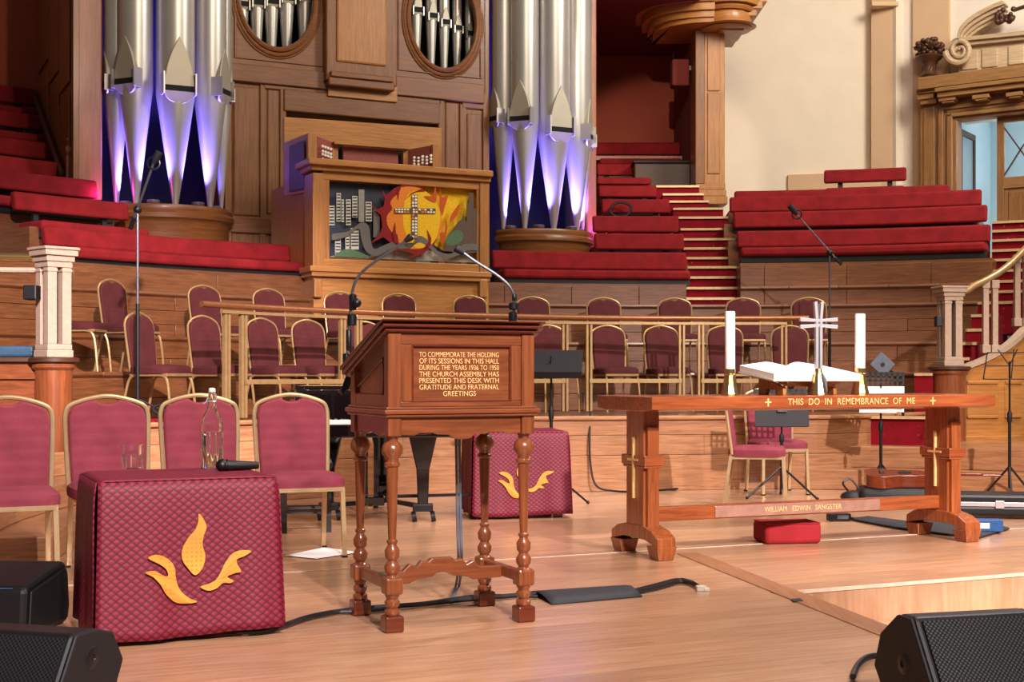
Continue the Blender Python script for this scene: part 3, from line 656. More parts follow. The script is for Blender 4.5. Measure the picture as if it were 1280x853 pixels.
for xc_, zr_2, a_2 in ((xl, zl_, -82), (xr, zr_, 82)):      # magenta glow of the outermost lamps on the bench ends
    t_2 = R(a_2); l_2 = bpy.data.lights.new('uplighter_glow', 'POINT'); l_2.energy = 4.5; l_2.color = (1.0, .06, .85); l_2.shadow_soft_size = .04
    o_2 = bpy.data.objects.new('uplighter_glow', l_2); COL.objects.link(o_2); o_2.location = FA.w(xc_+.84*math.sin(t_2), -.22-.84*.75*math.cos(t_2), zr_2+.1)
# ---- organ console
FC = Frame((-1.41+.62*math.sin(R(26)), 15.3-.62*math.cos(R(26))), R(26)); con = thing('organ_console', 'oak organ console enclosure with a fabric picture of a burning city set in its front', 'organ console', (FC.o.x, FC.o.y, 1.38), R(26))
def cb(name, p0, p1, y0, y1, off, th, m, bev=.008, parent=con):
    x0, x1 = FC.hit(p0, 250, off)[0], FC.hit(p1, 250, off)[0]; pm = (p0+p1)/2; z1 = FC.hit(pm, y0, off)[1]-1.38; z0 = FC.hit(pm, y1, off)[1]-1.38
    return obj(name, MB().box(x0, x1, off, off+th, z0, z1), m, parent, False, bev)
cb('cornice', 386, 617, 205, 213, -.10, .5, 'oakg', .012); cb('cornice', 389, 614, 211, 220, -.05, .4, 'oakg', .01)
cb('corner_post', 391, 405, 216, 340, -.02, .3, 'oakgv'); cb('corner_post', 600, 612, 224, 350, -.02, .3, 'oakgv')
cb('frame_stile', 404, 412, 219, 335, 0, .2, 'oakgv'); cb('frame_stile', 596, 602, 232, 340, 0, .2, 'oakgv')
cb('frame_rail', 404, 602, 219, 231, -.005, .2, 'oakg'); cb('frame_rail', 404, 602, 327, 338, -.005, .2, 'oakg')
cb('base_moulding', 388, 615, 336, 343, -.06, .4, 'oakg', .01); cb('base_moulding', 390, 613, 342, 349, -.035, .4, 'oakg', .01)
cb('lower_body', 392, 611, 348, 400, .03, .5, 'oakg'); 
for p in (393, 600): cb('bracket', p, p+10, 349, 372, -.04, .1, 'oakgv', .012)
cb('side_panel', 391, 411, 216, 400, .15, 1.6, 'oakgv')
# stop jambs, hood and music desk behind the cornice
def cplate(name, pts, off0, off1, m, parent=con, bev=.006):   # vertical plate between two depths: list of (px, ytop, ybottom, off)
    (pa, ya, yb, oa), (pc, yc, yd, oc) = pts
    xa, za = FC.hit(pa, ya, oa); _, zb = FC.hit(pa, yb, oa); xc, zc = FC.hit(pc, yc, oc); _, zd = FC.hit(pc, yd, oc)
    b = MB(); vs = []
    for x, y, zt, zo in ((xa, oa, za, zb), (xc, oc, zc, zd)):
        vs += [(x, y, zo-1.38), (x, y, zt-1.38), (x, y+.06, zo-1.38), (x, y+.06, zt-1.38)]
    return obj(name, b.add(vs, [(0, 1, 5, 4), (2, 6, 7, 3), (1, 3, 7, 5), (0, 4, 6, 2), (0, 2, 3, 1), (4, 5, 7, 6)]), m, parent, False, bev)
cplate('side_jamb', ((356, 178, 245, .9), (386, 166, 240, .35)), 0, 0, 'oakgv'); cplate('side_jamb_panel', ((363, 182, 240, .72), (380, 175, 236, .40)), 0, 0, 'dark')
cplate('side_jamb', ((385, 166, 240, .3), (396, 168, 240, .34)), 0, 0, 'oakgv')
cplate('stop_jamb', ((396, 170, 215, .36), (417, 178, 215, .68)), 0, 0, 'felt'); cplate('jamb_post', ((415, 178, 220, .66), (423, 179, 220, .68)), 0, 0, 'oakgv')
cplate('music_desk', ((429, 181, 222, .7), (498, 187, 222, .7)), 0, 0, 'felt')
cplate('desk_gap', ((421, 180, 222, .78), (510, 188, 222, .78)), 0, 0, 'void')
cplate('jamb_post', ((504, 187, 222, .66), (511, 187, 222, .66)), 0, 0, 'oakgv'); cplate('stop_jamb', ((510, 187, 222, .66), (543, 181, 222, .38)), 0, 0, 'felt')
cplate('side_jamb', ((541, 180, 225, .34), (552, 181, 225, .34)), 0, 0, 'oakgv')
cplate('hood', ((418, 176, 180, .6), (512, 182, 187, .6)), 0, 0, 'oakg'); cplate('sloped_board', ((355, 146, 186, .95), (552, 160, 190, .95)), 0, 0, 'oakg')
for r_ in range(4):
    for c_ in range(4):
        x, z = FC.hit(401+c_*3.4, 184+r_*5+c_*1.2+(r_ % 2), .42+c_*.055); obj('stop_knob', MB().lathe([(.006, 0), (.015, .04), (.015, .055)], 8).xf(Matrix.Translation((x, .40+c_*.055, z-1.38)) @ Matrix.Rotation(R(90), 4, 'X')), 'ivory', con, True)
for r_ in range(3):
    for c_ in range(5):
        x, z = FC.hit(515+c_*5.2, 198-c_*.6+r_*4+(c_ % 2)*1.2, .52-c_*.03); obj('stop_knob', MB().lathe([(.006, 0), (.015, .04), (.015, .055)], 8).xf(Matrix.Translation((x, .50-c_*.03, z-1.38)) @ Matrix.Rotation(R(90), 4, 'X')), 'ivory', con, True)
# ---- fabric picture
XL, ZT = FC.hit(411, 226, .1); XR, ZB = FC.hit(597, 331, .1); ZT = FC.hit(504, 228, .1)[1]-1.38; ZB = FC.hit(504, 325, .1)[1]-1.38
pic = thing('fabric_picture', 'applique fabric picture of towers, flames and a mosaic cross in the console front', 'artwork', FC.w((XL+XR)/2, .1, ZB+1.38), R(26))
PWd, PHt = XR-XL, ZT-ZB
LAY = [0]
def q(name, pts, m, lift=None):                        # pts in 0..1133 x 0..580 picture units (crop pixels from 62, 30)
    LAY[0] += 1; lift = .0012*LAY[0] if lift is None else lift
    P = [((u-62)/1132*PWd-PWd/2, PHt-((v-30)-(u-62)*.045)/565*PHt) for u, v in pts]
    P = [(max(-PWd/2, min(PWd/2, a)), max(0, min(PHt, b))) for a, b in P]
    return obj(name, MB().prism(P, XZ, -lift, -lift-.004), m, pic)
obj('backing', MB().box(-PWd/2, PWd/2, -.001, .02, 0, PHt), 'q_sky', pic)
def sm(pts, n=5, closed=True): return [tuple(p[:2]) for p in spline([Vector((a, b, 0)) for a, b in pts], n, closed)]
q('yellow_sky', [(570, 40), (1194, 60), (1194, 560), (1180, 520), (930, 560), (780, 470), (640, 300)], 'q_yellow')
q('sand_ground', [(62, 620), (62, 600), (200, 560), (360, 590), (480, 545), (700, 520), (850, 560), (1000, 590), (1194, 560), (1194, 680), (62, 680)], 'q_sand')
for a, b_, t_, bo, mm in ((68, 105, 170, 300, 'navyblk'), (62, 102, 232, 372, 'window'), (114, 146, 142, 345, 'window'), (148, 166, 188, 350, 'window'), (178, 214, 188, 372, 'window'), (222, 260, 163, 318, 'window'), (266, 308, 118, 350, 'tower'), (317, 363, 205, 345, 'window'), (372, 420, 262, 460, 'smoke'), (92, 134, 470, 588, 'window'), (165, 196, 440, 548, 'window'), (204, 262, 395, 548, 'window'), (1098, 1136, 130, 330, 'brown'), (1080, 1132, 210, 420, 'brown'), (1132, 1174, 246, 440, 'brown')):
    q('tower_block', [(a, t_), (b_, t_), (b_, bo), (a, bo)], 'q_'+mm)
    if mm == 'window':
        for r_ in range(int((bo-t_)/22)):
            q('window_row', [(a+4, t_+9+r_*22), (b_-4, t_+9+r_*22), (b_-4, t_+17+r_*22), (a+4, t_+17+r_*22)], 'q_sky')
q('church', [(900, 560), (930, 450), (980, 390), (1010, 350), (1040, 330), (1052, 285), (1066, 330), (1110, 380), (1130, 420), (1194, 470), (1194, 570), (1080, 580)], 'q_brown')
q('bush', sm([(915, 500), (930, 455), (990, 410), (1040, 420), (1050, 470), (1010, 510), (950, 520)]), 'q_leaf')
q('bush', sm([(70, 615), (110, 570), (170, 545), (250, 560), (330, 600), (335, 630), (200, 615)]), 'q_leaf')
q('crimson_fire', [(420, 300), (400, 285), (325, 205), (395, 262), (440, 240), (452, 190), (430, 120), (462, 160), (520, 108), (585, 82), (555, 55), (640, 80), (720, 95), (840, 195), (800, 170), (760, 230), (700, 400), (800, 500), (858, 440), (820, 525), (740, 580), (620, 645), (672, 585), (590, 560), (545, 555), (535, 590), (520, 520), (440, 460), (345, 505), (415, 435), (432, 380)], 'q_crimson')
q('fireball', sm([(492, 212), (518, 172), (555, 140), (560, 105), (660, 95), (760, 125), (850, 220), (880, 330), (880, 430), (800, 500), (740, 540), (640, 545), (560, 520), (545, 445), (500, 420), (468, 365), (468, 305), (505, 258)], 4), 'q_orange')
q('fireball', sm([(600, 200), (660, 130), (760, 130), (850, 220), (870, 350), (820, 500), (700, 540), (650, 500), (590, 380)], 4), 'q_yellow')
q('river', sm([(62, 440), (180, 420), (270, 358), (330, 380), (345, 480), (370, 545), (440, 520), (520, 495), (600, 515), (640, 545), (690, 455), (760, 470), (850, 560), (960, 580), (1060, 510), (1194, 520), (1194, 560), (1080, 560), (960, 612), (850, 590), (760, 520), (700, 500), (600, 545), (500, 545), (390, 595), (310, 560), (275, 470), (255, 400), (160, 460), (62, 480)], 3), 'q_smoke')
for P in ([(870, 110), (885, 170), (930, 150), (905, 240), (885, 300), (865, 220)], [(1020, 215), (1010, 280), (950, 350), (955, 300)], [(910, 330), (925, 400), (880, 520), (870, 430), (905, 420)], [(832, 90), (835, 205), (745, 165), (810, 155)]):
    q('flame_tongue', sm(P, 4), 'q_flame')
for P in ([(550, 195), (540, 140), (560, 95), (572, 98), (556, 140)], [(525, 355), (532, 440), (560, 520), (520, 500), (505, 440)], [(600, 190), (650, 140), (730, 108), (760, 125), (690, 130), (640, 155)], [(768, 405), (800, 470), (795, 520), (740, 545), (782, 490)]):
    q('crimson_tongue', P, 'q_crimson')
def mosaic(x0, x1, y0, y1, nx, ny):
    q('cross_bar', [(x0, y0), (x1, y0), (x1, y1), (x0, y1)], 'q_brown')
    lf = .0012*LAY[0]+.001
    for i in range(nx):
        for j in range(ny):
            if random.random() < .2: continue
            a, c = x0+(x1-x0)*(i+.12)/nx, y0+(y1-y0)*(j+.12)/ny
            q('mosaic_chip', [(a, c), (a+(x1-x0)*.7/nx, c+2), (a+(x1-x0)*.72/nx, c+(y1-y0)*.72/ny), (a-1, c+(y1-y0)*.7/ny)], 'ivory' if random.random() < .75 else 'q_orange', lf); LAY[0] -= 1
mosaic(650, 694, 155, 470, 2, 14); mosaic(522, 832, 252, 288, 14, 2)

# ================================================================== WALLS AROUND
# left alcove beside the organ
xa = fx(97)
lw2 = struct('wall_left_wing', MB().prism([(xa-.06, -.1), (xa, -.1), (xa, 3.2), (xa-.06, 3.2)], lambda u, v, t: FA.w(u, v, t), 1.5, 7.0), 'oak', label='dark oak panelled wing wall left of the organ')
for a, b_ in ((.1, .9), (1.0, 1.9), (2.0, 3.0)):
    obj('panel', MB().prism([(xa-.085, a), (xa-.06, a), (xa-.06, b_), (xa-.085, b_)], lambda u, v, t: FA.w(u, v, t), 4.35+.35*a, 7.0), 'oak', lw2, False, .01)
    obj('panel', MB().prism([(xa-.085, a), (xa-.06, a), (xa-.06, b_), (xa-.085, b_)], lambda u, v, t: FA.w(u, v, t), 2.2, 4.2+.35*a), 'oak', lw2, False, .01)
hr = thing('wing_handrail', 'dark sloping handrail with a turned newel beside the left wing wall', 'handrail', FA.w(xa-.2, .2, 2.6), 0, None, True)
obj('rail', MB().tube([FA.w(xa-.14, .25, 3.35), FA.w(xa-.14, 1.6, 4.05), FA.w(xa-.14, 2.9, 4.75)], .035, 8), 'dark', hr)
nq = U(89, 183, 15.6); obj('newel', MB().lathe([(.06, -.9), (.06, -.12), (.045, -.1), (.07, -.06), (.07, -.02), (.05, .0), (.03, .03), (.055, .07), (.03, .12), (.005, .13)], 12, nq), 'pink', hr, True)
struct('wall_left_back', MB().prism([(-9, 3.2), (xa, 3.2), (xa, 3.3), (-9, 3.3)], lambda u, v, t: FA.w(u, v, t), 2, 7.5), 'terra', label='dull red plaster wall above the left benches')
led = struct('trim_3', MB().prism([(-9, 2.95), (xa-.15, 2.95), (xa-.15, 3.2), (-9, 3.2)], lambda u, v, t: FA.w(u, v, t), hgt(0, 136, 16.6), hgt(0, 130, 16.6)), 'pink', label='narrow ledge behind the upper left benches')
# right alcove behind the middle benches
Zb = 22.6
bx0, bx1 = U(700, 0, Zb).x, U(906, 0, Zb).x
struct('wall_alcove_back', MB().box(bx0, bx1, Zb, Zb+.1, 2.5, 8.0), 'terra', label='dull red plaster back wall of the dark alcove')
cz = U(868, 0, 20.0)
struct('wall_alcove_right', MB().box(U(858, 0, 20.2).x+.1, U(858, 0, 20.2).x+.2, 20.2, Zb, 2.5, 8.0), 'terra_shaded', label='shaded red side wall of the alcove')
struct('wall_alcove_left', MB().box(U(741, 0, 18.9).x-.1, U(741, 0, 18.9).x, 18.9, Zb, 1.5, 8.0), 'terra_shaded', label='side wall of the alcove next to the organ')
b = MB().box(U(741, 0, 18.9).x, U(868, 0, 19.8).x, 18.9, Zb, 6.35, 6.45); struct('ceiling_alcove', b, 'terra_shaded', label='dark soffit over the alcove')
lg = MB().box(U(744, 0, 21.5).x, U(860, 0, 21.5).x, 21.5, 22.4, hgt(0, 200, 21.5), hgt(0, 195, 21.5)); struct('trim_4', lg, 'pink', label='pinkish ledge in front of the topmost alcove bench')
# wooden box fittings in the alcove
bb = tag(obj('storage_chest', MB().box(-.55, .55, 0, .4, -.22, .22), 'dark', None, False, .02, o=None), 'dark grey wooden box at the head of the middle stair', 'box'); bb.location = U(838, 222, 20.6); bb2 = obj('lid', MB().box(-.57, .57, -.02, .42, .22, .26), 'blkm', bb, False, .01)
sp = tag(obj('wall_speaker', MB().box(-.13, .13, -.1, .2, -.2, .2), 'terra_shaded', None, False, .03), 'small dark loudspeaker box on the shaded alcove wall', 'loudspeaker'); sp.location = U(850, 92, 20.3); obj('bracket', MB().box(.1, .3, 0, .1, .05, .12), 'stone', sp)
# oak column by the alcove and the curved gallery above it
colm = thing('oak_column', 'square oak column with a recessed panel between the alcove and the cream wall', 'column', (U(889, 0, 19.8).x, 19.8, hgt(0, 256, 19.8)), 0)
cw = 19.8/F; hh = (256-20)*cw
obj('shaft', MB().box(-19*cw, 17*cw, 0, .45, .3, hh+1.2), 'oakgv', colm, False, .012); obj('side_board', MB().box(-20*cw, -8*cw, -.02, .5, .3, hh+1.2), 'oak', colm, False, .012)
obj('panel', MB().box(-5*cw, 11*cw, -.02, .02, .45, (256-116)*cw), 'oakgv', colm, False, .012); obj('panel', MB().box(-5*cw, 11*cw, -.02, .02, (256-114)*cw, hh+.9), 'oakgv', colm, False, .012)
obj('base', MB().box(-22*cw, 20*cw, -.05, .5, 0, .12).box(-20*cw, 18.5*cw, -.03, .48, .12, .22).box(-19.5*cw, 17.5*cw, -.015, .46, .22, .32), 'oakgv', colm, False, .012)
gal = thing('gallery_cornice', 'curved stepped oak cornice of the gallery above the alcove', 'cornice', U(880, 10, 19.5), 0, None, True)
gc = U(880, 20, 19.7)
for i, (rr, ya, yb, wv) in enumerate(((.82, 12, 20, 0), (.74, 20, 26, 0), (.92, 2, 12, 0), (1.02, -18, 2, 0))):
    z1, z0 = hgt(0, ya, 19.3), hgt(0, yb, 19.3)
    # soft curve: swells out at left over the alcove, round corner block at the column, returns to the wall
    pts = [(-1.0*rr+.1, .9), (-.93*rr, .3), (-.72*rr, -.15), (-.3*rr, -.38), (.1, -.44)]
    sp_ = [tuple(v[:2]) for v in spline([Vector((a, c, 0)) for a, c in pts], 6)]
    pl = [(a, c-(rr-1)*.4) for a, c in sp_]+[(.1, .95), (-.9*rr, .95)]
    obj('moulding', MB().prism(pl, lambda u, v, t: (gc.x+u, gc.y+v, t), z0, z1), 'oakg', gal, True, .015)
for i, (rr, ya, yb) in enumerate(((.38, 2, 9), (.33, 9, 24), (.40, 24, 27), (.34, 27, 30), (.46, -18, 2))):
    obj('corner_block', MB().lathe([(rr, hgt(0, yb, 19.3)), (rr+.03, (hgt(0, yb, 19.3)+hgt(0, ya, 19.3))/2), (rr, hgt(0, ya, 19.3))], 28, (gc.x+.33, gc.y, 0)), 'oakg', gal, True)
for i, (x1, ya, yb) in enumerate(((.82, -4, 6), (.74, 6, 15), (.64, 15, 24), (.56, 24, 32), (.9, -18, -4))):
    obj('return_moulding', MB().box(gc.x+.2, gc.x+x1, gc.y-.2+i*.02, gc.y+.9, hgt(0, yb, 19.3), hgt(0, ya, 19.3)), 'oakg', gal, False, .015)
# cream wall, pilaster strips and dado
def wseg(name, pa, Za, pb, Zb_, z0, z1, m, label, th=.15):
    a, c = U(pa, 0, Za), U(pb, 0, Zb_); d = Vector((c.x-a.x, c.y-a.y, 0)); n = Vector((-d.y, d.x, 0)).normalized()*th
    return struct(name, MB().prism([(a.x, a.y), (c.x, c.y), (c.x+n.x, c.y+n.y), (a.x+n.x, a.y+n.y)], lambda u, v, t: (u, v, t), z0, z1), m, label=label)
wseg('wall_right_cream', 900, 22.2, 1093, 22.0, 2.0, 9, 'cream', 'cream plaster wall right of the oak column')
da = wseg('trim_5', 985, 22.05, 1142, 21.6, 2.5, hgt(0, 218, 22), 'tan', 'low tan painted dado along the cream wall', .12)
wseg('wall_pilaster', 1089, 21.8, 1119, 21.6, 2.0, 9, 'tan', 'tan painted pilaster strip on the right wall', .3)
wseg('wall_pilaster_edge', 1114, 21.65, 1120, 21.55, 2.0, 9, 'cream', 'thin cream edge beside the tan pilaster', .3)
wseg('wall_right_white', 1119, 21.7, 1143, 21.5, 2.0, 9, 'white', 'whitish strip of wall beside the doorway', .3)
wseg('wall_right_tan', 1141, 21.45, 1186, 21.1, 2.0, 9, 'tan', 'tan strip of wall behind the flower urn', .3)
wseg('wall_right_end', 1184, 21.2, 1360, 19.9, hgt(0, 148, 20.8), 9, 'white', 'whitish wall above the doorway', .3)
cp = struct('trim_6', MB().box(U(1086, 0, 21.7).x, U(1121, 0, 21.6).x, 21.5, 21.7, hgt(0, 9, 21.6), hgt(0, 4, 21.6)), 'tan', label='small moulding across the tan pilaster')
# ---- doorway with oak surround
pa, pb = U(1147, 112, 21.2), U(1290, 96, 20.2)
FD = Frame((pa.x, pa.y), math.atan2(pb.y-pa.y, pb.x-pa.x))
door = thing('doorway_surround', 'moulded oak doorway surround with a heavy bracketed cornice at the far right', 'doorway', (FD.o.x, FD.o.y, 2.9), FD.yaw)
def db(name, p0, p1, y0, y1, off, th, m, bev=.01, parent=door, base=2.9):
    x0, x1 = FD.hit(p0, 150, off)[0], FD.hit(p1, 150, off)[0]; z1 = FD.hit(p0, y0, off)[1]-base; z0 = FD.hit(p0, y1, off)[1]-base
    m = {'oakg': 'oakd', 'oakh': 'oakd', 'oakgv': 'oakdv'}.get(m, m)
    return obj(name, MB().box(x0, x1, off, off+th, z0, z1), m, parent, False, bev)
db('top_board', 1147, 1330, 97, 112, -.35, .5, 'oakg', .008)
db('cornice_moulding', 1145, 1168, 112, 118, -.25, .4, 'oakh'); db('cornice_moulding', 1146, 1167, 119, 125, -.22, .4, 'oakh'); db('cornice_moulding', 1150, 1170, 125, 131, -.18, .3, 'oakh')
db('cornice_moulding', 1168, 1330, 110, 115, -.42, .6, 'oakh'); db('cornice_moulding', 1171, 1330, 115, 122, -.36, .5, 'oakh')
db('bed_board', 1168, 1330, 121, 134, -.08, .3, 'oakh')
for i in range(4):
    db('bracket', 1173+i*42, 1194+i*42, 122-i*3, 127-i*3, -.32, .4, 'oakg', .006); db('bracket', 1177+i*42, 1192+i*42, 126-i*3, 129-i*3, -.3, .4, 'oakg', .006)
db('pilaster', 1150, 1172, 130, 290, -.06, .3, 'oakgv'); db('pilaster_panel', 1154, 1168, 134, 288, -.08, .05, 'oakgv')
for k, (p0, off) in enumerate(((1172, -.12), (1178, -.08), (1183, -.12), (1189, -.05))):
    db('jamb_moulding', p0, p0+7, 134+k*4, 290, off, .25, 'oakgv', .012); db('head_moulding', p0, 1330, 133+k*4.4, 138+k*4.4, off, .25, 'oakh', .012)
# vestibule behind the doorway
vest = struct('wall_vestibule', MB().prism([(.55, 1.9), (3.2, 1.9), (3.2, 2.0), (.55, 2.0)], lambda u, v, t: FD.w(u, v, t), 2.6, 5.6), 'pale_blue', label='pale blue vestibule wall seen through the doorway')
struct('ceiling_vestibule', MB().prism([(.4, .3), (3.2, .3), (3.2, 2.0), (.4, 2.0)], lambda u, v, t: FD.w(u, v, t), FD.hit(1200, 150, .5)[1]+.18, FD.hit(1200, 150, .5)[1]+.25), 'white', label='white ceiling of the vestibule')
struct('wall_vestibule_left', MB().prism([(.5, .3), (.58, .3), (.58, 2.0), (.5, 2.0)], lambda u, v, t: FD.w(u, v, t), 2.6, 5.6), 'pale_blue', label='pale blue side wall of the vestibule')
struct('floor_vestibule', MB().prism([(.3, -.3), (3.2, -.3), (3.2, 2.0), (.3, 2.0)], lambda u, v, t: FD.w(u, v, t), 2.7, 2.85), 'tan', label='floor of the vestibule')
vl = bpy.data.lights.new('vestibule_lamp', 'POINT'); vl.energy = 55; vl.color = (.8, .93, 1.0); vl.shadow_soft_size = .2
vo = bpy.data.objects.new('vestibule_lamp', vl); COL.objects.link(vo); vo.location = FD.w(2.2, 1.0, 4.6)
d1 = struct('door_1', MB().box(0, 0, 0, 0, 0, 0), 'oakgv') if False else thing('door_1', 'oak door leaf with crossed glazing bars, half shut at the far right', None, FD.w(0, 0, 2.9), FD.yaw); d1['kind'] = 'structure'
for nm, p0, p1, y0, y1, m_ in (('stile', 1246, 1255, 145, 300, 'oakgv'), ('stile', 1297, 1306, 143, 300, 'oakgv'), ('top_rail', 1254, 1298, 146, 153, 'oakh'), ('lock_rail', 1254, 1298, 222, 236, 'oakh')):
    db(nm, p0, p1, y0, y1, .12, .08, m_, .006, d1)
db('panel', 1254, 1298, 234, 300, .15, .04, 'oakgv', .01, d1); db('raised_panel', 1260, 1292, 240, 300, .135, .04, 'oakgv', .015, d1)
x0, z0 = FD.hit(1254, 222, .16); x1, z1 = FD.hit(1298, 153, .16)
obj('pane', MB().box(x0, x1, .165, .17, z0-2.9, z1-2.9), 'glass', d1)
for a, b_ in (((x0, z0), (x1, z1)), ((x0, z1), (x1, z0))): obj('glazing_bar', MB().bar((a[0], .15, a[1]-2.9), (b_[0], .15, b_[1]-2.9), .02, .03, (0, 1, 0)), 'dark', d1)
d2 = thing('door_2', 'dark door leaf with crossed glazing bars standing open inside the doorway', None, FD.w(0, 0, 2.9), FD.yaw); d2['kind'] = 'structure'
xo = FD.hit(1199, 160, .3)[0]
for nm, y0_, y1_, z0_, z1_ in (('stile', .25, .32, .1, 1.95), ('stile', .93, 1.0, .1, 1.95), ('top_rail', .32, .93, 1.86, 1.95), ('lock_rail', .32, .93, .72, .80)):
    obj(nm, MB().box(xo, xo+.05, y0_, y1_, z0_, z1_), 'dark', d2)
obj('pane', MB().box(xo+.02, xo+.025, .32, .93, .8, 1.86), 'glass', d2); obj('panel', MB().box(xo+.01, xo+.04, .32, .93, .1, .72), 'dark', d2)
obj('glazing_bar', MB().bar((xo, .32, .8), (xo, .93, 1.86), .02, .02), 'dark', d2); obj('glazing_bar', MB().bar((xo, .32, 1.86), (xo, .93, .8), .02, .02), 'dark', d2)
obj('push_bar', MB().tube([(xo+.1, .32, .74), (xo+.1, .93, .74)], .025, 8), 'blk', d2, True)
# ---- swan-neck pediment and urn
ped = thing('broken_pediment', 'limed oak broken pediment with a scrolled swan neck above the doorway', 'pediment', (FD.o.x, FD.o.y, FD.hit(1190, 96, -.2)[1]), FD.yaw)
pb0 = ped.location.z
def dp(px, py, off=-.15): x, z = FD.hit(px, py, off); return (x, z-pb0)
def dplate(name, pts, off, th, m, bev=.008): return obj(name, MB().prism([dp(a, c, off) for a, c in pts], XZ, off, off+th), m, ped, False, bev)
dplate('back_board', [(1198, 92), (1198, 62), (1206, 52), (1330, 40), (1330, 78)], -.1, .2, 'limed')
for a in (1202, 1227, 1260, 1292): dplate('raised_panel', [(a, 88-(a-1198)*.11), (a, 64-(a-1198)*.1), (a+20, 62-(a-1198)*.1), (a+20, 86-(a-1198)*.11)], -.13, .1, 'limed', .012)
dplate('frieze_moulding', [(1206, 57), (1206, 51), (1330, 38), (1330, 44)], -.2, .2, 'limed'); dplate('frieze_moulding', [(1203, 51), (1203, 46), (1330, 33), (1330, 39)], -.26, .2, 'limed')
for k, (ro, off) in enumerate(((0, -.34), (7, -.28), (14, -.22), (20, -.17))):
    o_ = [(1196+k*2+ro*.2, 44), (1200+ro*.5, 33+ro*.45), (1212+ro*.45, 21+ro*.62), (1232+ro*.3, 9+ro*.75), (1253, 0+ro*.85)]
    i_ = [(a+2.2, c+4.6) for a, c in o_]
    dplate('swan_neck', [tuple(v[:2]) for v in spline([Vector((a, c, 0)) for a, c in o_], 5)]+[tuple(v[:2]) for v in reversed(spline([Vector((a, c, 0)) for a, c in i_], 5))], off, .25, 'limed')
sc = []
for i in range(64):
    t = i/63; a = R(185)+t*R(700); r_ = 15*(1-t)+2.5; sc.append((1198+r_*math.cos(a)*.92+3*t, 63-r_*math.sin(a)))
obj('scroll', MB().tube([(dp(a, c, -.28)[0], -.28, dp(a, c, -.28)[1]) for a, c in sc], .04, 8, rr=[.05-.028*i/63 for i in range(64)]), 'limed', ped, True)
obj('scroll_disc', MB().prism([dp(1199+13*math.cos(t), 63-14*math.sin(t)) for t in [2*math.pi*i/24 for i in range(24)]], XZ, -.24, -.05), 'limed', ped, False, .01)
fl_ = thing('carved_garland', 'dark carved fruit garland hanging from the pediment', 'carving', FD.w(dp(1262, 22)[0], -.3, pb0+dp(1262, 22)[1]), FD.yaw)
for i in range(26): obj('carved_fruit', MB().sphere((random.uniform(-.13, .13), random.uniform(-.08, .03), random.uniform(-.1, .1)), random.uniform(.03, .055), 8, 5), 'bronze', fl_, True)
obj('tail', MB().tube([(.1, 0, .06), (.3, 0, .1), (.5, 0, .06)], .03, 6), 'bronze', fl_, True)
up = FD.w(FD.hit(1160, 95, -.2)[0], -.15, FD.hit(1160, 96, -.2)[1]); k = 21/F
urn = thing('flower_urn', 'dark carved urn heaped with flowers standing on the doorway cornice', 'urn', up, 0)
obj('bowl', MB().lathe([(9*k, 0), (11*k, 2*k), (9*k, 5*k), (7.5*k, 9*k), (8*k, 14*k), (10.5*k, 19*k), (15*k, 22*k), (17*k, 25*k), (15*k, 27*k), (12*k, 27*k)], 20), 'bronze', urn, True)
for i in range(10):
    t = 2*math.pi*i/10; obj('flute', MB().tube([(7.8*k*math.cos(t+a*.12), 7.8*k*math.sin(t+a*.12), (6+a*2.2)*k) for a in range(6)], .9*k, 5), 'bronze', urn, True)
for i in range(95):
    t = random.uniform(0, 6.28); q_ = random.random()**.5; z = 29+random.uniform(-2, 21)*(1.1-q_*.55)
    obj('flower', MB().sphere((17*q_*k*math.cos(t), 15*q_*k*math.sin(t), z*k), random.uniform(2.6, 4.4)*k, 7, 5, (1, 1, .8)), 'bronze', urn, True)
for i in range(22):
    t = random.uniform(0, 6.28); a = random.uniform(.5, 1.2); c = Vector((14*k*math.cos(t), 13*k*math.sin(t), 33*k))
    d = Vector((math.cos(t)*math.cos(a), math.sin(t)*math.cos(a), math.sin(a)))*9*k; s_ = Vector((-math.sin(t), math.cos(t), 0))*2.2*k
    obj('leaf', MB().add([c, c+d*.5+s_, c+d, c+d*.5-s_, c+d*.5+Vector((0, 0, k))], [(0, 1, 4), (1, 2, 4), (2, 3, 4), (3, 0, 4)]), 'bronze', urn, True)
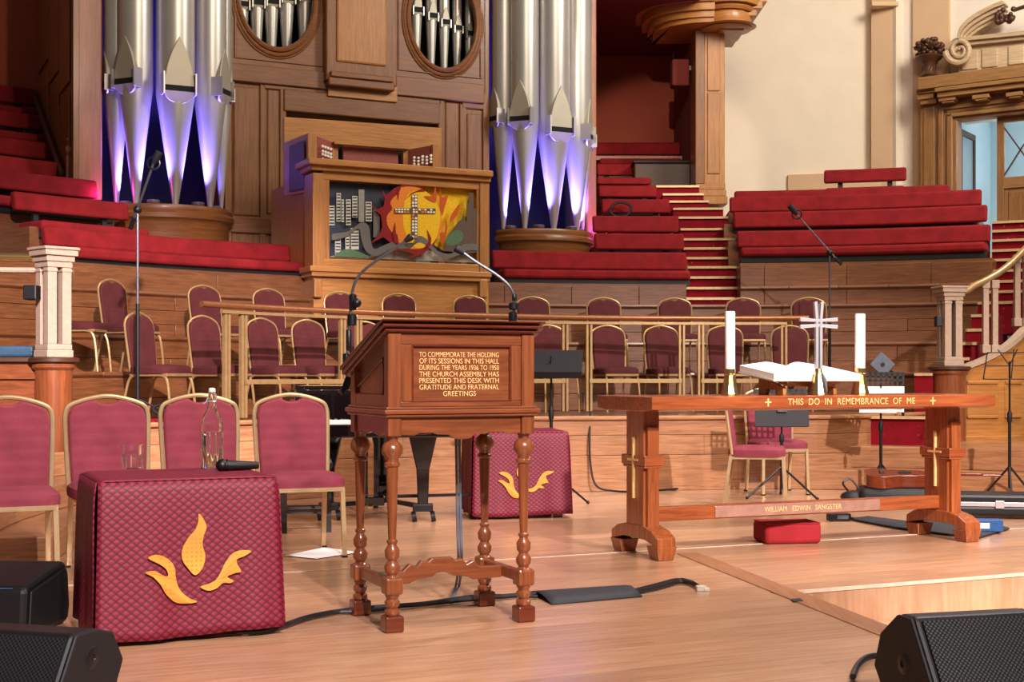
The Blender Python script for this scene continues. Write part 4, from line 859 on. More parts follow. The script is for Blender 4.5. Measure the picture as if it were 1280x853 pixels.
# ================================================================== FURNITURE AND THINGS
# ---- chairs
def outline(w, zb, zt, sh):
    half = [(w*.92, zb), (w*.965, zb+(sh-zb)*.45), (w*1.0, sh-.06), (w*.97, sh+.01), (w*.80, sh+(zt-sh)*.55), (w*.50, sh+(zt-sh)*.82), (w*.22, zt-.004), (0, zt)]
    return half
def chair_mesh(kind):
    A_ = kind == 'A'
    fab, fr = ('fabA', 'gold') if A_ else ('fabB', 'brassd')
    w = .213; tilt = .13; y0 = .20
    yb = lambda z: y0+tilt*(z-.42)
    half = outline(w, .40, .89, .79) if not A_ else [(w*.94, .40), (w*.975, .58), (w*1.0, .75), (w*.985, .805), (w*.90, .842), (w*.62, .868), (w*.28, .886), (0, .892)]
    full = [Vector((x, yb(z), z)) for x, z in half]+[Vector((-x, yb(z), z)) for x, z in reversed(half[:-1])]
    path = spline(full, 4)
    out = {}
    out['back_frame'] = [(MB().tube(path, .0125 if A_ else .011, 8), fr, True)]
    inn = [(x*.93, .43 if z < .43 else z-.012) for x, z in half[:5]]+([(w*.5, .853), (w*.30, .868), (w*.2, .868), (w*.1, .860), (0, .857)] if not A_ else [(w*.6, .857), (w*.40, .869), (w*.29, .871), (w*.17, .858), (0, .852)])
    pl = inn+[(-x, z) for x, z in reversed(inn[:-1])]
    pl = [(v.x, v.y) for v in spline([Vector((a, b, 0)) for a, b in pl], 3)]
    out['backrest'] = [(MB().prism(pl, lambda u, v, t: (u, yb(v)+t, v), -.026, .012), fab, True)]
    s = MB(); n = 20; P = []
    for i in range(n):
        t = 2*math.pi*i/n; c, q = math.cos(t), math.sin(t); P.append((.217*math.copysign(abs(c)**.32, c), .015+.215*math.copysign(abs(q)**.32, q)))
    s.add([(x, y, .385) for x, y in P]+[(x*1.01, y*1.01, .41) for x, y in P]+[(x*1.0, y*1.0, .435) for x, y in P]+[(x*.9, y*.9, .455) for x, y in P]+[(x*.5, y*.5, .462) for x, y in P]+[(0, .015, .463)],
          [tuple(range(n))[::-1]]+[(j*n+i, j*n+(i+1) % n, (j+1)*n+(i+1) % n, (j+1)*n+i) for j in range(4) for i in range(n)]+[(4*n+i, 4*n+(i+1) % n, 5*n) for i in range(n)])
    out['seat'] = [(s, fab, True)]
    out['seat_rail'] = [(MB().bar((-.19, -.19, .376), (.19, -.19, .376), .022, .022).bar((-.19, .2, .376), (.19, .2, .376), .022, .022).bar((-.19, -.19, .376), (-.19, .2, .376), .022, .022).bar((.19, -.19, .376), (.19, .2, .376), .022, .022), fr, False)]
    legs = []
    for sx in (-1, 1):
        if A_:
            legs.append((MB().bar((sx*.188, -.185, .375), (sx*.196, -.205, 0), .024, .024), fr, False)); legs.append((MB().bar((sx*.188, .205, .40), (sx*.192, .26, 0), .024, .024), fr, False))
        else:
            P = spline([(sx*.2, -.235, 0), (sx*.195, -.215, .22), (sx*.19, -.185, .34), (sx*.188, -.12, .372), (sx*.188, 0, .374)], 5); legs.append((MB().tube(P, .0125, 8), fr, True))
            P = spline([(sx*.2, .30, 0), (sx*.195, .25, .22), (sx*.19, .21, .34), (sx*.188, .14, .372), (sx*.188, 0, .374)], 5); legs.append((MB().tube(P, .0125, 8), fr, True))
            legs
    out['leg'] = legs
    if A_:
        out['foot_cap'] = [(MB().box(sx*.196-.014, sx*.196+.014, y-.014, y+.014, 0, .012), 'blk', False) for sx in (-1, 1) for y in (-.205, .26)]
    return out
def make_chair(kind, label, loc, yaw, group, scale=None):
    t = thing('banquet_chair', label, 'chair', loc, yaw, group)
    for nm, L in chair_mesh(kind).items():
        for mb, m, smt in L:
            ob = obj(nm, mb, m, t, smt)
            if nm in ('backrest',):
                b = ob.modifiers.new('bevel', 'BEVEL'); b.width = .012; b.segments = 2; b.limit_method = 'ANGLE'; b.angle_limit = R(50)
    if scale: t.scale = (scale,)*3
    return t
SG = 'stage chairs with pale gold frames'
cA = make_chair('A', 'leftmost rose stage chair, cut off by the picture edge', (-2.44+.03, 6.50, 0), YAW, SG)
dup(cA, (-2.09+.065, 6.90, 0), YAW+R(2), 'second rose stage chair, partly behind the cloth-covered table')
dup(cA, (-1.70+.06, 7.3, 0), YAW, 'third rose stage chair, behind the water bottle')
dup(cA, (-1.18, 7.56, 0), YAW-R(2), 'rightmost rose stage chair of the front four, standing beside the lectern')
dup(cA, U(972, 600, 11.5)*Vector((1, 1, 0)), R(8), 'rose chair facing forward behind the communion table').location.z = 0
dup(cA, (1.91, 10.45, 0), R(78), 'rose chair turned sideways behind the communion table')
CS = .9
CG = 'maroon chairs of the choir rows'
proto = None
names2 = ['behind the tall microphone stand', 'at the left end of the brass guard rail', 'second from the left behind the guard rail', 'third from the left behind the guard rail', 'hidden behind the lectern', 'just right of the lectern', 'right of the black music desk', 'left of the rail post pair near the candles', 'behind the left candle', 'behind the brass cross']
names3 = ['sideways, partly hidden by the left newel', 'highest at the left, beside the microphone stand', 'above the left end of the guard rail', 'second above the guard rail', 'behind the left lectern microphone', 'under the picture, left of the right lectern microphone', 'under the right lectern microphone', 'just right of the right lectern microphone', 'middle of the right half', 'below the middle stair', 'below the stair foot by the left candle', 'at the right end, behind the brass cross']
def choir(rad, z, pxs, names, row, extra, sz):
    global proto
    for px, nm, ex in zip(pxs, names, extra):
        t = ang(px, rad); p = ring(rad, t, z); yaw = -t+R(ex); lab = 'maroon chair in the %s choir row, %s' % (row, nm)
        if proto is None: proto = make_chair('B', lab, p, yaw, CG, CS)
            
        else: dup(proto, p, yaw, lab, CS).scale = (CS, CS, sz)
choir(5.75, .632, [202, 278, 349, 404, 470, 694, 770, 836, 912, 990], names2, 'front', [10, 6, 8, 6, 0, 2, 8, 10, 6, 3], 1.0)
proto.scale = (CS, CS, 1.0)
choir(6.8, 1.037, [100, 165, 274, 353, 439, 509, 596, 673, 760, 848, 933, 1013], names3, 'back', [30, 14, 6, 8, 4, 0, 0, 0, 0, 2, 4, 3], .94)
# ---- brass guard rail of the platform
RR = 5.15
gr = thing('guard_rail', 'brass guard rail with paired posts along the front of the choir platform', 'railing', ring(RR, ang(640, RR), .655), 0, None, True)
ZR = hgt(0, 398, ringZ(860, RR)); 
tp = [ring(RR, ang(252, RR)+(ang(1011, RR)-ang(252, RR))*i/30, ZR) for i in range(31)]
obj('handrail', MB().tube(tp, .026, 10), plain('rail_bronze', (150, 98, 62), .35, .5), gr, True)
obj('flat_bar', wall_strip([p for p in tp[1:-1]], lambda i: ZR-.065, lambda i: ZR-.04, .03), 'brassd', gr, True)
PPX = [283, 304, 428, 448, 568, 590, 706, 736, 852, 876, 980]
for px in PPX:
    p = ring(RR, ang(px, RR)); obj('post', MB().box(-.032, -.008, -.02, .02, 0, ZR-.05-.655).box(.008, .032, -.02, .02, 0, ZR-.05-.655).xf(Matrix.Translation((p.x, p.y, .655)) @ Matrix.Rotation(-ang(px, RR), 4, 'Z')), 'brassd', gr, False, .003)
for a, b_ in ((304, 428), (448, 568), (590, 706), (736, 852), (876, 980)):
    ta, tb = ang(a, RR), ang(b_, RR); P = [ring(RR, ta+(tb-ta)*i/5) for i in range(6)]; z = hgt(0, 476, ringZ(860, RR)); obj('lower_bar', wall_strip(P, lambda i: z-.022, lambda i: z+.018, .03), 'brassd', gr)
# ---- lectern
lec = thing('lectern', 'carved oak lectern on four turned legs with a gilt inscription', 'lectern', (-.294, 5.585, 0), YAW)
def turned(x, y):
    parts = MB()
    parts.lathe([(0.0234, .062), (0.0306, .070), (0.0306, .085), (0.0198, .092), (0.0288, .105), (0.0306, .118), (0.0216, .128), (0.0270, .138), (0.0306, .147)], 18, (x, y, 0))
    parts.lathe([(0.0306, .213), (0.0198, .222), (0.0297, .238), (0.0315, .255), (0.0234, .270), (0.0180, .278), (0.0279, .292), (0.0297, .318), (0.0198, .335), (0.0162, .342), (0.0216, .348), (0.0216, .356), (0.0153, .362), (0.0171, .40), (0.0234, .635), (0.0234, .642), (0.0306, .648), (0.0306, .658), (0.0234, .664), (0.0252, .676), (0.0405, .695), (0.0423, .712), (0.0360, .732), (0.0216, .745), (0.0234, .756), (0.0270, .768)], 20, (x, y, 0))
    return parts
LX, LY = .282, .205
for sx in (-1, 1):
    for sy in (-1, 1):
        lg = obj('leg', turned(sx*LX, sy*LY), 'lect', lec, True)
        obj('block', MB().box(sx*LX-.036, sx*LX+.036, sy*LY-.036, sy*LY+.036, .146, .214), 'lect', lg, False, .01); obj('foot', MB().box(sx*LX-.038, sx*LX+.038, sy*LY-.038, sy*LY+.038, 0, .064), 'mahog', lg, False, .008)
for sx in (-1, 1): obj('side_stretcher', MB().box(sx*LX-.017, sx*LX+.017, -LY+.03, LY-.03, .158, .204), 'lect', lec, False, .006)
top = [(-.27, .21), (-.17, .212), (-.14, .24), (-.11, .226), (-.09, .25), (-.06, .245), (-.045, .258), (.045, .258), (.06, .245), (.09, .25), (.11, .226), (.14, .24), (.17, .212), (.27, .21)]
bot = [(.27, .162), (.14, .160), (.11, .175), (.04, .182), (.025, .195), (0, .2), (-.025, .195), (-.04, .182), (-.11, .175), (-.14, .160), (-.27, .162)]
obj('middle_stretcher', MB().prism([(a, b_-.008) for a, b_ in top+bot], XZ, -.016, .016), 'lecth', lec, False, .005)
BX, BY = .312, .245; ZB_, ZF, ZK = .765, 1.168, 1.0
def side_pt(y): return ZF+(ZK-ZF)*(y+BY)/(2*BY)
def sidepoly(y0_, y1_, z0_, d=0.0): return [(y0_, z0_), (y1_, z0_), (y1_, side_pt(y1_)-d), (y0_, side_pt(y0_)-d)]
obj('body', MB().prism(sidepoly(-BY+.02, BY-.02, ZB_+.04), lambda u, v, t: (t, u, v), -BX+.02, BX-.02), 'lect', lec)
for sx in (-1, 1):
    for y in (-BY, BY-.055): obj('corner_post', MB().prism(sidepoly(y, y+.055, ZB_), lambda u, v, t: (t, u, v), sx*(BX-.055), sx*BX), 'lect', lec, False, .003)
ap = [(-.255, .80), (-.255, .768), (-.2, .766), (-.18, .775), (-.12, .775), (-.1, .768), (-.05, .766), (-.04, .752), (-.015, .748), (.015, .748), (.04, .752), (.05, .766), (.1, .768), (.12, .775), (.18, .775), (.2, .766), (.255, .768), (.255, .80)]
obj('apron', MB().prism([(a, b_ if b_ < .79 else .845) for a, b_ in ap], XZ, -BY+.008, -BY+.03), 'lecth', lec, False, .003)
obj('apron', MB().prism([(a, b_ if b_ < .79 else .845) for a, b_ in ap], XZ, BY-.03, BY-.008), 'lecth', lec, False, .003)
for sx in (-1, 1): obj('side_apron', MB().prism([(-.19, .845), (-.19, .768), (-.12, .775), (-.1, .76), (0, .775), (.1, .76), (.12, .775), (.19, .768), (.19, .845)], lambda u, v, t: (t, u, v), sx*(BX-.03), sx*(BX-.008)), 'lecth', lec, False, .003)
for z0_, z1_, e in ((.838, .850, .012), (.850, .868, .02), (.868, .878, .010)):
    obj('waist_moulding', MB().box(-BX-e, BX+e, -BY-e, BY+e, z0_, z1_), 'lecth', lec, False, .005)
# front frame and panel
for nm, x0, x1, z0_, z1_ in (('top_rail', -.257, .257, 1.122, 1.168), ('bottom_rail', -.257, .257, .878, .899), ('stile', -.257, -.21, .899, 1.122), ('stile', .21, .257, .899, 1.122)):
    obj(nm, MB().box(x0, x1, -BY+.006, -BY+.03, z0_, z1_), 'lecth' if 'rail' in nm else 'lect', lec, False, .004)
obj('front_panel', MB().box(-.21, .21, -BY+.018, -BY+.03, .899, 1.122), 'lecth', lec)
obj('panel_moulding', MB().box(-.212, .212, -BY+.004, -BY+.02, 1.115, 1.125).box(-.212, .212, -BY+.004, -BY+.02, .896, .903).box(-.214, -.205, -BY+.004, -BY+.02, .896, 1.125).box(.205, .214, -BY+.004, -BY+.02, .896, 1.125), 'mahog', lec, False, .003)
lines = ['TO COMMEMORATE THE HOLDING', 'OF ITS SESSIONS IN THIS HALL', 'DURING THE YEARS 1936 TO 1950', 'THE CHURCH ASSEMBLY HAS', 'PRESENTED THIS DESK WITH', 'GRATITUDE AND FRATERNAL', 'GREETINGS']
for i, l in enumerate(lines):
    o_ = text('inscription', l, .0285, 'ink', lec, (-.008, -BY+.0165, 1.083-i*.0258), (R(90), 0, 0), 'CENTER', .001)
    xs_ = [v.co.x for v in o_.data.vertices]; wd = max(xs_)-min(xs_); tgt = .34 if i < 6 else .14; o_.scale = (tgt/max(wd, .01), 1, 1)
for sx in (-1, 1):
    pp = sidepoly(-.16, .16, .925, .07); xo = sx*(BX-.018)
    obj('side_panel', MB().prism(pp, lambda u, v, t: (t, u, v), xo, xo+sx*.006), 'lect', lec)
    fr_ = MB(); P = [(xo+sx*.008, u, v) for u, v in pp]; obj('side_moulding', fr_.tube(P, .006, 6, True), 'mahog', lec)
    q1 = MB(); q1.prism([(-BY+.055, .878), (BY-.055, .878), (BY-.055, .925), (-BY+.055, .925)], lambda u, v, t: (t, u, v), sx*(BX-.014), sx*(BX-.004)); obj('bottom_rail', q1, 'lecth', lec, False, .003)
for k, (e, d0, d1) in enumerate(((.018, 0, .014), (.03, .014, .034), (.036, .034, .052))):
    s_ = [(-BY-e, side_pt(-BY-e)+d0), (BY+e, side_pt(BY+e)+d0), (BY+e, side_pt(BY+e)+d1), (-BY+.06, side_pt(-BY+.06)+d1), (-BY-e, side_pt(-BY)+d1)]
    obj('lid', MB().prism(s_, lambda u, v, t: (t, u, v), -BX-e, BX+e), 'mahog', lec, False, .004)
obj('book_ledge', MB().box(-BX, BX, BY+.01, BY+.035, ZK+.03, ZK+.085), 'mahog', lec, False, .006)
# ---- lectern microphones
def goose(pts, Z, label, base):
    P = spline([U(a, b_, Z) for a, b_ in pts], 6); t = thing('gooseneck_microphone', label, 'microphone', P[0], 0, 'microphones on the lectern', True)
    obj('stem', MB().tube(P[:-5], .0062, 8), 'steel', t, True); obj('capsule', MB().tube(P[-7:], .012, 10, rr=[.010, .011, .013, .015, .016, .016, .012]), 'blkm', t, True)
    for a, b_, r_, h_ in base:
        c = U(a, b_, Z); obj('holder', MB().lathe([(r_*.8, -h_/2), (r_, -h_/2+.004), (r_, h_/2-.004), (r_*.7, h_/2)], 12, c), 'blk', t, True)
    return t
g1 = goose([(433, 470), (435, 430), (438, 390), (440, 368), (446, 349), (460, 334), (490, 313), (506, 302), (515, 295)], 5.76, 'left gooseneck microphone clipped behind the lectern', [(441, 378, .016, .07), (440, 400, .02, .05), (436, 425, .012, .09), (433, 455, .016, .09)])
obj('clamp', MB().bar(U(432, 486, 5.76), U(440, 462, 5.76), .03, .03).bar(U(425, 492, 5.76), U(446, 468, 5.78), .02, .02), 'blk', g1); obj('knob', MB().sphere(U(446, 379, 5.74), .02, 10, 6), 'blk', g1, True)
g2 = goose([(641, 404), (642, 392), (644, 378), (641, 366), (634, 355), (618, 342), (594, 327), (580, 317), (569, 310)], 5.60, 'right gooseneck microphone standing on the lectern lid', [(641, 396, .018, .04), (642, 383, .02, .03), (643, 372, .010, .03)])
# ---- communion table
tc = (ps(0, 0)+Vector((1.70, 8.0, 0)))
CT = Frame((1.695, 7.95), R(23))
tab = thing('communion_table', 'long teak communion table on carved trestles with a gilt inscription', 'table', (1.695, 7.95, 0), R(23))
HLn, HD = 1.17, .325
obj('table_top', MB().prism([(-HD, .818), (-HD, .888), (HD, .888), (HD, .818), (HD-.12, .805), (-HD+.12, .805)], lambda u, v, t: (t, u, v), -HLn, HLn), 'ctab', tab, False, .006)
for sx in (-1, 1):
    tx = sx*1.05
    ps_ = obj('trestle_post', MB().box(tx-.05, tx+.05, -.10, .10, .16, .81), 'ctabv', tab, False, .004)
    obj('pilaster', MB().box(tx-.035, tx+.035, -.125, -.098, .16, .72).box(tx-.035, tx+.035, .098, .125, .16, .72), 'ctabv', tab, False, .003)
    obj('collar', MB().box(tx-.062, tx+.062, -.138, .138, .505, .56).box(tx-.056, tx+.056, -.13, .13, .49, .505), 'ctab', tab, False, .005)
    ft = [(-.27, .07), (-.27, .12), (-.20, .155), (-.10, .175), (.10, .175), (.20, .155), (.27, .12), (.27, .07), (.12, .10), (-.12, .10)]
    sl = obj('sled_foot', MB().prism(ft, lambda u, v, t: (t, u, v), tx-.058, tx+.058), 'ctabv', tab, False, .006)
    for sy in (-1, 1):
        y = sy*.215; obj('foot_block', MB().add([(tx-.062, y-.062, .075), (tx+.062, y-.062, .075), (tx+.062, y+.062, .075), (tx-.062, y+.062, .075), (tx-.045, y-.05, 0), (tx+.045, y-.05, 0), (tx+.045, y+.05, 0), (tx-.045, y+.05, 0)], [(0, 1, 2, 3), (4, 7, 6, 5), (0, 4, 5, 1), (1, 5, 6, 2), (2, 6, 7, 3), (3, 7, 4, 0)]), 'ctabv', tab, False, .005)
    xf_ = tx-.05-.002
    obj('inlaid_cross', MB().box(xf_-.013, xf_+.004, -.006, .006, .32, .66).box(xf_-.014, xf_-.006, -.06, .06, .528, .54), 'ink', tab)
obj('stretcher', MB().box(-1.02, 1.02, -.028, .028, .185, .265), 'ctab', tab, False, .006)
pl_ = obj('name_plate', MB().box(-.60, .55, -.036, -.026, .192, .258), 'plate', tab, False, .004)
for wd_, x_ in (('WILLIAM', -.195), ('EDWIN', -.018), ('SANGSTER', .172)): text('engraving', wd_, .042, 'ink', pl_, (x_, -.0375, .225), (R(90), 0, 0), 'CENTER', .0005, .9, 1.05)
inn_ = text('inscription', 'THIS  DO  IN  REMEMBRANCE  OF  ME', .052, 'ink', tab, (.13, -HD-.001, .853), (R(90), 0, 0), 'CENTER', .001, .93, 1.08)
for x in (-.44, .70): obj('inscription_cross', MB().box(x-.004, x+.004, -HD-.002, -HD+.002, .831, .875).box(x-.02, x+.02, -HD-.002, -HD+.002, .850, .858), 'ink', tab)
def on_table(px, py=494.5): x, _ = CT.hit(px, py, 0.0); return x
# candlesticks, candles, cross, book
def lz(px, off): x, z = CT.hit(px, 495, off); return CT.w(x, off, .888)
for i, (px, wrd) in enumerate(((912.5, 'left'), (1075, 'right'))):
    p = lz(px, -.02); kk = p.y/F
    cs = thing('candlestick', 'conical brass candlestick under the %s white candle' % wrd, 'candlestick', p)
    obj('cone', MB().lathe([(11.5*kk, 0), (11.5*kk, .008), (9*kk, 12*kk), (7*kk, 24*kk), (6.4*kk, 26*kk)], 10), 'brass', cs); obj('collar', MB().lathe([(7.6*kk, 25*kk), (8*kk, 26*kk), (7*kk, 27*kk), (7*kk, 33*kk), (6.5*kk, 33*kk)], 20), 'brass', cs, True)
    cd = thing('candle', 'tall white %s candle on the communion table' % wrd, 'candle', p+Vector((0, 0, 33*kk))); obj('shaft', MB().lathe([(6.3*kk, 0), (6.3*kk, (71 if i == 0 else 67)*kk), (5.6*kk, (72 if i == 0 else 68)*kk), (1.5*kk, (70.5 if i == 0 else 66.5)*kk)], 24), 'wax', cd, True); obj('wick', MB().lathe([(.002, .07*kk), (.002, (74 if i == 0 else 70)*kk)], 6), 'blk', cd)
p = lz(1023, -.12); kk = p.y/F
cr = thing('standing_cross', 'polished standing cross on a brass cone in the middle of the table', 'cross', p, R(4))
obj('cone', MB().lathe([(12*kk, 0), (12*kk, .006), (8*kk, 15*kk), (5*kk, 27*kk), (4*kk, 33*kk)], 10), 'brass', cr)
for dx, sp_ in ((-2.6, -1.6), (2.6, 1.6)): obj('upright', MB().prism([(dx*kk-1.6*kk, 33*kk), (dx*kk+1.6*kk, 33*kk), (dx*kk+1.9*kk, 95*kk), ((dx+sp_)*kk+2.1*kk, 117*kk), ((dx+sp_)*kk-2.1*kk, 116*kk), (dx*kk-1.9*kk, 95*kk)], XZ, -.018, .018), 'chrome', cr, False, .003)
for dz, sp_ in ((-3, -1.6), (3, 1.6)): obj('arm', MB().prism([(-24*kk, (90+dz+sp_)*kk-2.4*kk), (0, (90+dz)*kk-1.6*kk), (24*kk, (90+dz+sp_)*kk-2.4*kk), (24*kk, (90+dz+sp_)*kk+2.4*kk), (0, (90+dz)*kk+1.6*kk), (-24*kk, (90+dz+sp_)*kk+2.4*kk)], XZ, -.016, .016), 'chrome', cr, False, .003)
obj('core', MB().box(-.7*kk, .7*kk, -.012, .012, 33*kk, 114*kk), 'steel', cr)
p = lz(998, .10); kk = p.y/F
bs = thing('book_stand', 'small oak reading stand under the open book', 'book stand', p, R(23))
obj('side', MB().prism([(-.14, 0), (-.06, 0), (-.05, .03), (.03, .03), (.04, 0), (.12, 0), (.12, .04), (-.14, .12)], lambda u, v, t: (t, -u, v), -.19, -.165), 'oakgv', bs, False, .004)
obj('side', MB().prism([(-.14, 0), (-.06, 0), (-.05, .03), (.03, .03), (.04, 0), (.12, 0), (.12, .04), (-.14, .12)], lambda u, v, t: (t, -u, v), .165, .19), 'oakgv', bs, False, .004)
obj('ledge', MB().box(-.19, .19, -.16, -.10, .065, .085), 'ctab', bs, False, .01); obj('slope', MB().prism([(.13, .05), (-.14, .115), (-.14, .13), (.13, .065)], lambda u, v, t: (t, -u, v), -.17, .17), 'oakgv', bs)
bk = thing('open_book', 'large open white-paged book lying on the oak reading stand', 'book', p+Vector((0, 0, .09)), R(23))
def pages(sg):
    b = MB(); n = 10; vs = []
    for j, y in enumerate((-.19, .17)):
        zb = .0+(.05 if j else 0)
        for i in range(n+1):
            u = i/n; x = sg*u*.30; z = zb+.06*math.sin(min(1, u*2.4)*math.pi/2)*(1-.62*u)+.012
            vs += [(x, y, z), (x, y, zb+.0)]
    fs_ = []
    for i in range(n):
        a = i*2; c = (n+1)*2+i*2; fs_ += [(a, a+2, c+2, c), (a+1, c+1, c+3, a+3), (a, a+1, a+3, a+2), (c, c+2, c+3, c+1)]
    e = n*2; g = (n+1)*2+n*2; fs_ += [(e, e+1, g+1, g), (0, (n+1)*2, (n+1)*2+1, 1)]
    return b.add(vs, fs_)
for sg in (-1, 1): obj('page_block', pages(sg), 'paper', bk, True)
obj('cover', MB().add([(-.31, -.195, -.002), (.31, -.195, -.002), (.31, .175, .046), (-.31, .175, .046), (-.31, -.195, -.010), (.31, -.195, -.010), (.31, .175, .038), (-.31, .175, .038)], [(0, 1, 2, 3), (7, 6, 5, 4), (0, 4, 5, 1), (1, 5, 6, 2), (2, 6, 7, 3), (3, 7, 4, 0)]), 'page', bk)
obj('ribbon', MB().tube(spline([(.02, -.18, .05), (.03, -.22, .0), (.035, -.225, -.07)], 4), .009, 6), 'slate', bk, True)
# ---- hassock
hp = G(989, 681); hs = tag(obj('hassock', MB().box(-.175, .175, -.12, .12, 0, .125), 'hass', None, True, .025, seg=3), 'red upholstered kneeling hassock on the floor below the communion table', 'hassock'); hs.location = (hp.x-.0, hp.y+.13, 0); hs.rotation_euler = (0, 0, R(9))
obj('piping', MB().tube([(-.165, -.115, .122), (.165, -.115, .122), (.165, .115, .122), (-.165, .115, .122)], .004, 5, True), 'hass', hs)
# ---- cloth-covered side tables
TW, TD, TH = .335, .27, .605
def draped(label_t, label_c, loc, yaw, group):
    t = thing('side_table', label_t, 'table', loc, yaw, group[0])
    obj('table_top', MB().box(-TW+.02, TW-.02, -TD+.02, TD-.02, TH-.03, TH-.006), 'lect', t)
    for sx in (-1, 1):
        for sy in (-1, 1): obj('leg', MB().bar((sx*(TW-.06), sy*(TD-.06), TH-.03), (sx*(TW-.06), sy*(TD-.06), 0), .06, .06), 'lect', t, False, .004)
    c = thing('altar_cloth', label_c, 'tablecloth', Vector(loc)+Vector((0, 0, .0)), yaw, group[1])
    me = bpy.data.meshes.new('sheet'); bm = bmesh.new(); uvl = bm.loops.layers.uv.new('UVMap')
    def sheet(fn, nu, nv, su, sv, ou=0, ov=0):
        g = [[bm.verts.new(fn(i/nu, j/nv)) for j in range(nv+1)] for i in range(nu+1)]
        for i in range(nu):
            for j in range(nv):
                f = bm.faces.new((g[i][j], g[i+1][j], g[i+1][j+1], g[i][j+1])); f.smooth = True
                for lp_, (a, b_) in zip(f.loops, ((i, j), (i+1, j), (i+1, j+1), (i, j+1))): lp_[uvl].uv = (ou+a/nu*su, ov+b_/nv*sv)
    W2, D2 = TW, TD
    sheet(lambda u, v: (-W2+2*W2*u, -D2+2*D2*v, TH+.003-.012*max(0, abs(u-.5)*2-.92)*8-.01*max(0, abs(v-.5)*2-.94)*8), 24, 16, 2*W2, 2*D2, 0, TH)
    def flap(side):
        def fn(u, v):
            dz = TH*(.955+.012*math.sin(u*5)); z = (TH-.002)-dz*v; out = .006+(.045 if side in (0, 2) else .012)*v**1.3+.010*math.sin(u*9+side)*v+.006*math.sin(u*23+1)*v; rd = .012*(1-math.exp(-v*12)); sh = .018*v
            if side == 0: return (-(W2+sh)+2*(W2+sh)*u, -D2-rd-out, z)
            if side == 1: return (W2+rd+out*.9, -D2+.01+2*(D2-.01)*u, z)
            if side == 2: return ((W2)-2*(W2)*u, D2+rd+out, z)
            return (-W2-rd-out*.9, D2-.01-2*(D2-.012)*u, z)
        return fn
    for s_ in range(4): sheet(flap(s_), 30, 18, 2*(W2 if s_ in (0, 2) else D2), -TH, 0, TH)
    bm.to_mesh(me); bm.free(); me.materials.append(M['cloth']); sh = link('sheet', me, c)
    so = sh.modifiers.new('solidify', 'SOLIDIFY'); so.thickness = .006; so.offset = 1
    # gold applique: a flame between two open hands
    def yfront(x, z): v = max((TH-.002-z)/TH/.955, 0); u = (x+W2+.018*v)/(2*(W2+.018*v)); return -D2-.012*(1-math.exp(-v*12))-(.006+.045*v**1.3+.010*math.sin(u*9)*v+.006*math.sin(u*23+1)*v)-.009
    k_ = 2*W2/255*1.0/2.78; 
    def em(name, pts):
        P = [((a-508)/760*2*W2, TH-.02-(b_-120)/680*TH*.96) for a, b_ in pts]
        P = [(v.x, v.y) for v in spline([Vector((a, b_, 0)) for a, b_ in P], 4, True)]
        b = MB(); b.prism(P, lambda u, v, t: (u, yfront(u, v)-t, v), 0, .004); obj(name, b, 'amber', c)
    em('flame_applique', [(541, 245), (560, 268), (573, 305), (560, 345), (555, 385), (566, 430), (555, 480), (524, 514), (495, 485), (470, 445), (470, 400), (495, 350), (525, 315), (538, 280)])
    em('hand_applique', [(326, 428), (358, 415), (400, 430), (435, 470), (442, 530), (462, 580), (500, 615), (530, 630), (490, 636), (440, 628), (400, 590), (375, 545), (345, 510), (314, 490), (350, 484), (385, 505), (408, 510), (400, 480), (370, 455)])
    em('hand_applique', [(763, 420), (735, 440), (705, 452), (700, 470), (718, 508), (690, 515), (660, 530), (685, 548), (670, 558), (640, 556), (610, 578), (575, 584), (543, 566), (580, 555), (610, 540), (630, 510), (650, 470), (680, 430), (720, 415)])
    return t, c
TG = ('small tables under brocade cloths', 'brocade cloths with gold hands and flame')
draped('small table under the large near brocade cloth at the left', 'near crimson brocade cloth with gold hands and flame, bottle and glass on top', (-1.335, 5.38, 0), R(24), TG)
draped('small table under the farther brocade cloth behind the lectern', 'farther crimson brocade cloth with gold hands, half hidden behind the lectern', (.02, 9.75, 0), R(9), TG)
# ---- things on the near table
def TT(px, py): Z = F*(1-(TH+.006))/(py-HZ); return U(px, py, Z)
p = TT(265, 587); kk = p.y/F
bo = thing('water_bottle', 'clear swing-top glass water bottle on the near cloth-covered table', 'bottle', p)
def shell(prof, th, n=24):
    inn_ = [(max(r_-th, .001), z) for r_, z in reversed(prof)]; inn_[-1] = (inn_[-1][0], prof[0][1]+.004)
    return MB().lathe(prof+inn_, n, cap=False)
prb = [(.002, 0), (13.5*kk, 0), (14*kk, 2*kk), (14*kk, 55*kk), (12*kk, 64*kk), (7*kk, 74*kk), (4.5*kk, 82*kk), (4.3*kk, 94*kk), (5.2*kk, 95*kk), (5.2*kk, 97*kk)]
obj('glass_body', shell(prb, .003), 'glass', bo, True); obj('water', MB().lathe([(.001, .006), (12*kk, .006), (12.6*kk, 2.5*kk), (12.6*kk, 47*kk), (.001, 47*kk)], 24, cap=False), 'water', bo, True)
obj('stopper', MB().lathe([(3.5*kk, 95*kk), (4.6*kk, 98*kk), (4.2*kk, 101*kk), (2*kk, 102*kk)], 14), 'ivory', bo, True)
obj('wire_bail', MB().tube([(5*kk, 0, 86*kk), (6*kk, -2*kk, 92*kk), (3*kk, -4*kk, 97*kk), (0, 0, 100*kk), (-5*kk, 0, 90*kk), (-7*kk, -2*kk, 84*kk), (-10*kk, -5*kk, 82*kk)], .8*kk, 6), 'chrome', bo, True); obj('wire_bail', MB().tube([(4.8*kk*math.cos(t), 4.8*kk*math.sin(t), 85*kk) for t in [2*math.pi*i/14 for i in range(14)]], .7*kk, 5, True), 'chrome', bo, True)
p = TT(166, 586); kk = p.y/F
gl = thing('tumbler', 'short glass tumbler of water on the near cloth-covered table', 'glass', p)
